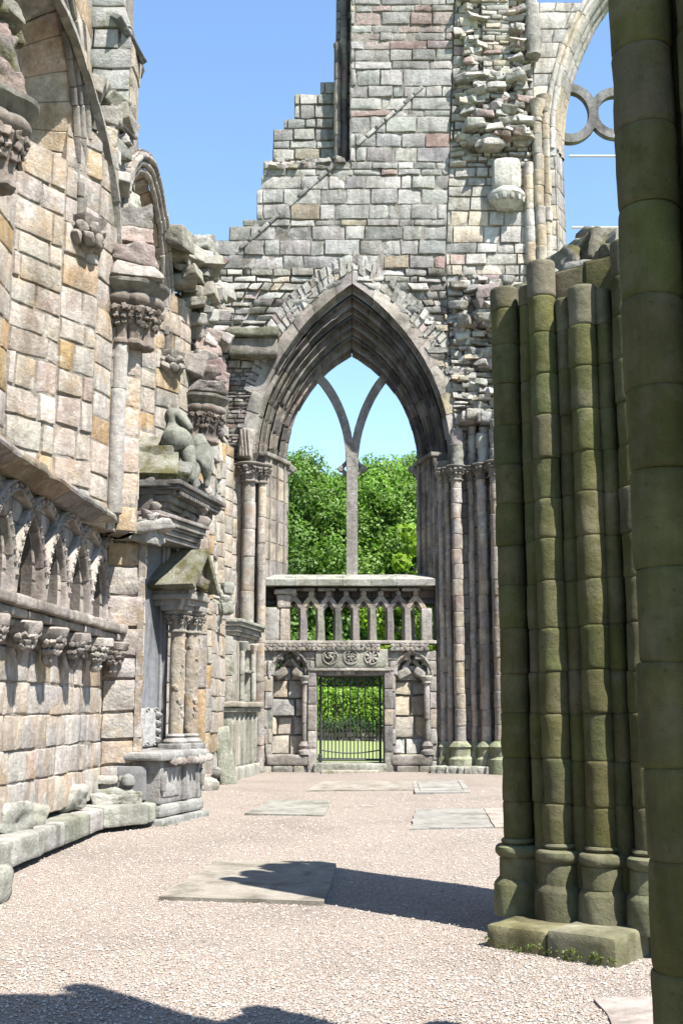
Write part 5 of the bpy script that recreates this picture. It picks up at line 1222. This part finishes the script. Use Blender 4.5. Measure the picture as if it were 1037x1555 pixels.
for px, py, Y, sx, sy, sz, lab in stones:
    p = at(px, py, Y); mb = MB(); zt_ = .355
    rbox(mb, (p[0], Y, zt_ + sz / 2), rot(0, rng.uniform(-.06, .06), 1.35 + rng.uniform(-.3, .3)) if px < 150 else rot(0, 0, .25), (sx * .62, sy * .6, sz / 2), min(sx, sy, sz) * .2, P_LEDGE(rng), .09, 4.5, int(px), 8, chip(rng, np.array((sx * .62, sy * .6, sz / 2))))
    o = mb.build("loose_stone", M['ledge']); tag(o, lab, "stone", "fallen stones along the left wall")
mb = MB(); p = gp(2, 1368); rbox(mb, (p[0] - .08, p[1], .13), rot(0, .05, .1), (.14, .2, .15), .06, np.array((.42, .42, .36)), .03, 5, 2, 5)
o = mb.build("loose_stone", M['ledge']); tag(o, "squared grey stone standing on the gravel at the bottom left edge", "stone", "fallen stones along the left wall")
for px, py, s, lab in ((310, 1186, .34, "pale fallen stone at the wall foot just past the monument"), (322, 1200, .30, "broken stone on the gravel left of the leaning slab"), (306, 1168, .3, "upper stone of the small heap behind the monument"), (330, 1178, .26, "small fallen stone tucked behind the leaning slab")):
    p = gp(px, py) if py > 1180 else at(px, py, 21.6); mb = MB(); rbox(mb, (p[0] - .1, min(p[1], 22.2), p[2] + s * .3), rot(.2, .2, rng.random()), (s * .6, s * .6, s * .42), .08, P_LEDGE(rng), .08, 4, int(px), 5)
    o = mb.build("fallen_stone", M['ledge']); tag(o, lab, "stone", "fallen stones by the monument")
slabs = [([(240, 1368), (328, 1313), (512, 1313), (492, 1375)], .035, (.34, .31, .26), "large grave slab half covered by the tapering shadow"),
         ([(372, 1237), (412, 1216), (504, 1217), (492, 1240)], .02, (.33, .32, .28), "grey slab in the gravel nearest the wall monument"),
         ([(466, 1202), (488, 1188), (632, 1188), (640, 1200)], .02, (.36, .33, .28), "long brown flagstone strip in front of the doorway"),
         ([(630, 1206), (626, 1188), (702, 1187), (714, 1205)], .03, (.36, .345, .315), "pale grave slab with an incised border near the shaft bases"),
         ([(624, 1261), (630, 1231), (732, 1229), (748, 1258)], .02, (.32, .31, .28), "smooth grey flagstone left of the cracked joint near the pier"),
         ([(750.5, 1258), (735, 1229), (792, 1228), (800, 1258)], .018, (.42, .36, .31), "pinkish flagstone partly hidden behind the green pier"),
         ([(903, 1519), (1000, 1517), (1040, 1560), (930, 1560)], .015, (.44, .38, .34), "brown paving stone in the bottom right corner"),
         ([(549, 1226), (551, 1222.5), (568, 1222.5), (567, 1226)], .012, (.40, .37, .33), "tiny stone marker in the middle of the gravel")]
for pts, h, c, lab in slabs:
    P_ = [gp(*p) for p in pts]; mb = MB(); n_ = 14
    V = np.zeros((n_, n_, 3))
    for i in range(n_):
        for j in range(n_):
            s_, t_ = i / (n_ - 1), j / (n_ - 1); V[i, j] = (1 - s_) * ((1 - t_) * P_[0] + t_ * P_[1]) + s_ * ((1 - t_) * P_[3] + t_ * P_[2])
    V[..., 2] += h
    ed = np.zeros((n_, n_), bool); ed[0] = ed[-1] = True; ed[:, 0] = ed[:, -1] = True
    V[..., 0] += np.where(ed, vnoise(V.reshape(-1, 3), 3, 5).reshape(n_, n_) * .015, 0); V[..., 1] += np.where(ed, vnoise(V.reshape(-1, 3), 3, 8).reshape(n_, n_) * .02, 0)
    mb.grid(V, c)
    ring = np.vstack([V[0, :], V[1:, -1], V[-1, -2::-1], V[-2:0:-1, 0]]); lo = ring.copy(); lo[:, 2] -= .12; mb.grid(np.stack([ring, lo]), np.array(c) * .9, cv=True)
    o = mb.build("grave_slab", M['flag'], smooth=False); tag(o, lab, "slab", "stone slabs set in the gravel")
    if "incised" in lab:
        m2 = MB(); cpt = V.mean((0, 1)); 
        for k_ in (.8,): 
            rg_ = [cpt + (p + np.array((0, 0, h)) - cpt) * k_ for p in P_]; 
            for a_, b_ in zip(rg_, rg_[1:] + rg_[:1]): tube(m2, np.array([a_, b_]), .012, (.3, .29, .27), 6)
        b2 = m2.build("border_line", M['flag']); b2.parent = o

# ================================================================ COMPOUND PIERS
rng = random.Random(91)
def pier(off, label, heights, seedk, zbase=.0, mossy=True):
    rg = random.Random(seedk); ox, oy = off
    Lp = np.array((1.30, 8.60))
    s1 = [Lp, np.array((1.546, 8.30)), np.array((1.808, 8.10)), np.array((2.09, 7.90))]
    c = np.array((2.05, 8.75))
    bigs = list(s1); 
    right = [np.array((2.33, 7.98)), np.array((2.58, 8.36)), np.array((2.82, 8.75))]; back = [np.array((2.58, 9.14)), np.array((2.33, 9.52)), np.array((2.05, 9.90)), np.array((1.80, 9.46)), np.array((1.55, 9.05))]
    right = [np.array((2.42, 8.15)), np.array((2.62, 8.42)), np.array((2.82, 8.72))]; back = [np.array((2.60, 9.06)), np.array((2.34, 9.36)), np.array((2.05, 9.62)), np.array((1.80, 9.28)), np.array((1.54, 8.94))]
    ring = bigs + right + back
    pr = thing("compound_pier", label, "pier", (c[0] + ox, c[1] + oy, 0), "clustered piers between aisle and nave")
    O = np.array((ox, oy))
    # core
    mb = MB(); cc = [c + (p - c) * .84 for p in ring]; zc = heights(c, -1)
    cc2 = cc + [cc[0]]
    for k, (p, q) in enumerate(zip(cc2[:-1], cc2[1:])):
        f_ = Fr(p + O, q + O); hh = min(heights(p, -1), heights(q, -1)) - .05
        masonry(mb, f_, [(0, f_.L)], zbase + .05, hh, (.30, .36), (.6, .7), P_PIER, rg, MORT_P, thick=.35, prot=.01)
    mb.build("core", M['pier'], pr)
    cuts = [zbase + .62 + .315 * k + rg.uniform(-.02, .02) for k in range(1, 26)]
    def one(name, p, r_, zt_, base, big):
        m_ = MB(); z0 = zbase + (.655 if base else .2)
        cz = [q for q in [x_ + rg.uniform(-.012, .012) for x_ in cuts] if q < zt_ - .12]
        pal = (lambda r, *a: P_PIER(r))
        x, y = p + O
        zz = [z0] + [q for q in cz if q > z0 + .1] + [zt_]
        for a, b in zip(zz[:-1], zz[1:]):
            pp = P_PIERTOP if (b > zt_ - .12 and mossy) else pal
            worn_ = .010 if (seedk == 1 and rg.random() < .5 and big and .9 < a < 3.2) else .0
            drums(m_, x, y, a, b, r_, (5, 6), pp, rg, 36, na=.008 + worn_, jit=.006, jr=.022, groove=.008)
        sh = m_.build(name, M['pier'], pr)
        if base:
            m_ = MB(); cb = P_PIER(rg) * 1.2 + .11  # paler base stone: less algae, plus sunlight painted into the colour
            z_ = zbase + .13
            k_ = r_ / .108; P = [(.186, 0), (.188, .03), (.184, .205), (.178, .222), (.160, .245), (.152, .255), (.150, .27), (.148, .385), (.143, .40), (.140, .402), (.150, .408), (.166, .425), (.172, .45), (.166, .475), (.150, .487), (.125, .49), (.105, .492), (.118, .50), (.126, .515), (.118, .53), (.105, .535)]
            prof = [(q[0] * k_, z_ + q[1]) for q in P]; i0 = 0
            for j in (5, 9, 15, len(prof) - 1):
                seg_ = prof[i0:j + 1]; zz_ = np.linspace(0, 1, max(3, int(3 + (seg_[-1][1] - seg_[0][1]) * 30))); tt = np.linspace(0, 1, len(seg_))
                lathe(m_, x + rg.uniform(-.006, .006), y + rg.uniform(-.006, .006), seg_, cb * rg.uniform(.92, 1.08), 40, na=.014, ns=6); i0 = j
            m_.build("shaft_base", M['pier'], sh)
    for i, p in enumerate(ring):
        one("shaft", p, .108, heights(p, i), True, True)
        q = ring[(i + 1) % len(ring)]; m_ = (p + q) / 2; m_ = c + (m_ - c) * .95
        one("slender_shaft", m_, .062, min(heights(p, i), heights(q, i + 1)) - .04, False, False)
    # plinth
    mb = MB(); pc = [c + (p - c) * 1.22 for p in (s1[0], s1[3], right[2], back[2])]
    n_ = 4
    fF = Fr(np.array((.985, 8.10)) + O, np.array((1.735, 7.50)) + O)
    half_ = fF.L * .48
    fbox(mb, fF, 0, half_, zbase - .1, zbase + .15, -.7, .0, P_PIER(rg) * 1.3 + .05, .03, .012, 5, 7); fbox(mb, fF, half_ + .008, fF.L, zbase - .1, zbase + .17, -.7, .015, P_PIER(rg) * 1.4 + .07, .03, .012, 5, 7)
    inner = [c + (p - c) * 1.08 for p in ring]
    V = [(p[0] + ox, p[1] + oy, zbase + .128) for p in inner] + [(p[0] + ox, p[1] + oy, zbase - .1) for p in inner]; n_ = len(inner)
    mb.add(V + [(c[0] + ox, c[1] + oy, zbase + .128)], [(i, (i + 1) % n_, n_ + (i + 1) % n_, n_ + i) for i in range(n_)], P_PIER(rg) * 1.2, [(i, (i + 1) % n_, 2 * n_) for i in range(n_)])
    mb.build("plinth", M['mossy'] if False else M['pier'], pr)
    return pr, c + O, ring
def h1(p, i):
    t = (p[0] - 1.28)
    base = 4.92 + .10 * t
    return {0: 4.90, 1: 5.0, 2: 4.72, 3: 5.0}.get(i, base + .12 if i > 3 else base + .05)
pr1, c1, ring1 = pier((0, 0), "green stained clustered pier with broken top standing on moulded bases in the gravel", h1, 1)
# stones capping the broken pier
mb = MB(); 
b0 = at(884, 421, 8.45); rbox(mb, b0 + np.array((.06, .1, .0)), rot(.05, .05, -.4), (.16, .2, .13), .05, np.array((.40, .39, .36)), .03, 5, 1, 6)
b0 = at(822, 424, 8.5); rbox(mb, b0 + np.array((.02, .05, -.02)), rot(.0, .05, .2), (.10, .12, .11), .05, np.array((.34, .33, .29)), .02, 5, 4, 5)
b0 = at(790, 440, 8.8); rbox(mb, b0 + np.array((.05, .1, -.06)), rot(.0, .0, .2), (.13, .13, .12), .05, np.array((.33, .32, .28)), .03, 5, 5, 5)
mb.build("capping_stone", M['grey'], pr1)
mb = MB()
for px, py, Y, s in ((868, 392, 9.0, .30), (895, 380, 9.1, .30), (915, 368, 8.9, .34), (940, 372, 8.8, .3), (900, 362, 9.4, .26), (845, 405, 9.2, .24), (930, 392, 8.5, .26), (950, 400, 8.3, .3), (925, 415, 8.4, .25), (880, 402, 9.2, .3)):
    p = at(px, py + 9, Y); hb = np.array((s * .52, s * .52, s * .36)); rbox(mb, p, rot(rng.uniform(-.3, .3), rng.uniform(-.3, .3), rng.random()), hb, .03, P_OLIVE(rng), .06, 7, int(px), 7, chip(rng, hb))
mb.build("mossy_rubble", M['mossy'], pr1)
def h2(p, i):
    n_ = (p[0] - .215) * .724 + (p[1] - 4.85) * .69 + .08
    return float(np.interp(n_, [2.9, 3.3, 3.6, 3.9, 4.15, 4.4, 4.7], [6.4, 6.3, 6.0, 5.9, 5.2, 3.6, 2.7])) + .10 * math.sin(i * 2.3)
pr2, c2, ring2 = pier((-.215, -4.85), "nearest dark green clustered pier cropped by the right edge of the photo", h2, 2, zbase=-.14, mossy=False)

mb = MB()   # unseen springer added high on the near pier to shade the ground
for k in range(16):
    rbox(mb, (.86 - .035 * k + rng.uniform(-.1, .1), 3.66 + rng.uniform(-.25, .25), 5.2 + .05 * k + rng.uniform(-.12, .12)), rot(rng.uniform(-.2, .2), rng.uniform(-.2, .2), rng.random()), (.24, .24, .18), .05, P_PIERTOP(rng), .05, 5, k, 4)
mb.build("springer", M['pier'], pr2)

# ================================================================ GREENERY BEYOND THE WALL
def leaf_cloud(centres, radii, n_each, size, cols, seed, up=.35):
    r = np.random.default_rng(seed); mb = MB(); Vs = []; Cs = []
    for (c, rad) in zip(centres, radii):
        n = int(n_each * (rad / np.mean(radii)) ** 2)
        D = r.normal(size=(n, 3)); D /= np.linalg.norm(D, axis=1, keepdims=True); rr = rad * (.35 + .95 * r.random(n) ** .8)
        P = np.array(c) + D * rr[:, None] * np.array((1, 1, .85))
        Nn = D + r.normal(0, .55, (n, 3)) + np.array((0, 0, up)); Nn /= np.linalg.norm(Nn, axis=1, keepdims=True)
        A = np.cross(Nn, r.normal(size=(n, 3))); A /= np.linalg.norm(A, axis=1, keepdims=True); B = np.cross(Nn, A)
        s = size * r.uniform(.6, 1.25, n)[:, None]
        q = np.stack([P - A * s * .55, P + B * s * .42 - Nn * s * .12, P + A * s * .6, P - B * s * .42 - Nn * s * .12], 1)
        Vs.append(q); base = np.array(cols[r.integers(len(cols))]) * r.uniform(.82, 1.15)
        Cs.append(np.repeat(base * r.uniform(.75, 1.25, (n, 1)), 4, 0))
    V = np.concatenate(Vs); n = len(V); mb.add(V.reshape(-1, 3), np.arange(n * 4).reshape(n, 4), np.concatenate(Cs)); return mb
def tree(name, x, y, h, rad, zlow, cols, label, seed, n_each=760, size=.165, ncl=70):
    rg = random.Random(seed); t = thing(name, label, "tree", (x, y, .3), "broadleaf trees beyond the end wall")
    mb = MB(); top = h * .75
    pts = np.array([(x + .1 * math.sin(k), y + .1 * math.cos(k * 1.3), .2 + top * k / 6) for k in range(7)]); tube(mb, pts, np.linspace(.26, .06, 7), (.1, .08, .06), 10)
    cen = []; rads = []
    for k in range(ncl):
        z = zlow + (h - zlow) * (k + .5) / ncl; f = (z - zlow) / (h - zlow); env = rad * (math.sin(math.pi * min(1, (f * .80 + .20))) ** .6)
        a = k * 2.399 + rg.uniform(-.4, .4); rr = env * rg.uniform(.55, 1.0); cr = rad * rg.uniform(.20, .36) * (1.0 if f < .8 else .7)
        cen.append((x + rr * math.cos(a), y + rr * math.sin(a), z - cr * .3)); rads.append(cr)
        if k % 3 == 0: tube(mb, np.array([(x, y, max(1.2, z - rr * .8)), (x + rr * .5 * math.cos(a), y + rr * .5 * math.sin(a), z - rr * .25), cen[-1]]), np.array((.07, .045, .02)), (.1, .08, .06), 6)
    mb.build("trunk", M['bark'], t)
    leaf_cloud(cen, rads, n_each, size, cols, seed).build("crown", M['leaf'], t, smooth=False)
G1 = [(.125, .21, .045), (.145, .24, .05), (.105, .18, .04), (.165, .26, .06)]
G2 = [(.145, .24, .045), (.17, .275, .055), (.125, .21, .04)]
G3 = [(.23, .32, .03), (.20, .29, .03)]
Yt = 46
def tz(py, Y): return zat(py, Y)
tree("sycamore_tree", at(455, 800, 56)[0], 56, tz(692, 56), 3.7, 2.2, G1, "full green tree rising highest at the left side of the window", 1)
tree("sycamore_tree", at(508, 800, 58)[0], 58, tz(722, 58), 3.3, 2.2, G1, "darker rounded tree seen behind the stone mullion, lower than its neighbours", 2)
tree("sycamore_tree", at(575, 800, 55)[0], 55, tz(700, 55), 3.6, 2.2, G2, "bright tree just right of the stone mullion", 3)
tree("sycamore_tree", at(635, 800, 57)[0], 57, tz(694, 57), 3.5, 2.2, G2, "fresh green tree at the right side of the window", 4)
tree("sycamore_tree", at(628, 850, 51)[0], 51, tz(800, 51), 2.0, 2.0, G3, "small yellow green tree low in the right half of the window", 5, 300, .2, 26)
tree("sycamore_tree", at(395, 800, 57)[0], 57, tz(715, 57), 3.6, 2.2, G1, "green tree mostly hidden behind the left window jamb", 6, 260)
tree("sycamore_tree", at(700, 800, 58)[0], 58, tz(705, 58), 3.6, 2.2, G1, "green tree mostly hidden behind the right shafts", 7, 260)
tree("sycamore_tree", at(545, 800, 64)[0], 64, tz(735, 64), 4.4, 2.2, [(.13, .19, .04), (.15, .21, .045)], "dark tree standing behind the others in the gap by the mullion", 8, 320, .3)
tree("sycamore_tree", at(470, 800, 64)[0], 64, tz(730, 64), 4.4, 2.2, [(.13, .19, .04), (.15, .21, .045)], "dark tree behind the tall left hand one", 9, 320, .3)
tree("sycamore_tree", at(620, 800, 66)[0], 66, tz(730, 66), 4.4, 2.2, [(.13, .19, .04), (.15, .21, .045)], "dark tree behind the pair at the right of the window", 10, 320, .3)
# clipped hedge on a stone bank
hd = thing("hedge", "bright clipped hedge running across behind the iron gate", "hedge", (.3, 47, .8))
r = np.random.default_rng(4); cen = [(x, 46.9 + rng.uniform(-.25, .25), z) for x in np.linspace(-8, 9, 52) for z in (1.1, 1.5, 1.9, 2.2)]
leaf_cloud(cen, [.34] * len(cen), 150, .11, [(.19, .31, .035), (.16, .28, .03), (.22, .35, .04)], 22).build("foliage", M['leaf'], hd, smooth=False)
mb = MB(); rbox(mb, (.5, 47.1, 1.4), I3, (8.5, .22, .8), .1, (.05, .1, .02)); mb.build("branches", M['bark'], hd)
iv = thing("ivy", "dark ivy hanging over the low bank under the hedge", "ivy", (.3, 46.4, .6))
cen = [(x, 46.4, rng.uniform(.75, 1.1)) for x in np.linspace(-8, 9, 70)]
leaf_cloud(cen, [.2] * len(cen), 130, .08, [(.035, .085, .015), (.05, .11, .02)], 23).build("foliage", M['leaf'], iv, smooth=False)
bk = MB(); fB = Fr((-9, 46.6), (10, 46.6)); masonry(bk, fB, [(0, fB.L)], .1, .8, (.12, .24), (.25, .6), palette([(2, (.28, .25, .21)), (1, (.34, .29, .24))]), rng, MORT_D, prot=.12, thick=.8, nz=.05)
o = bk.build("bank_wall", M['rubble']); tag(o, "low rough stone bank below the hedge seen through the gate", "bank wall")
cen = []; rgw = random.Random(3)
for k in range(34):
    t = rgw.random(); cen.append((.985 + .75 * t - .02, 8.10 - .60 * t - .03, .012 + rgw.uniform(0, .05)))
for k in range(14): cen.append((rgw.uniform(-2.6, -2.1), rgw.uniform(15.0, 21.0), g(18) + .01))
for k in range(10): u_ = rgw.uniform(11.3, 14.6); cen.append((xw(u_) + .36, u_, .02))
wd = leaf_cloud(cen, [.022] * len(cen), 11, .016, [(.10, .13, .03), (.14, .16, .05), (.09, .11, .04)], 31).build("undergrowth", M['leaf'], smooth=False)
tag(wd, "tiny moss tufts and weeds growing along the stone bases", "weeds", None, 'stuff')
print("objects", len(bpy.data.objects), "verts", sum(len(m.vertices) for m in bpy.data.meshes))
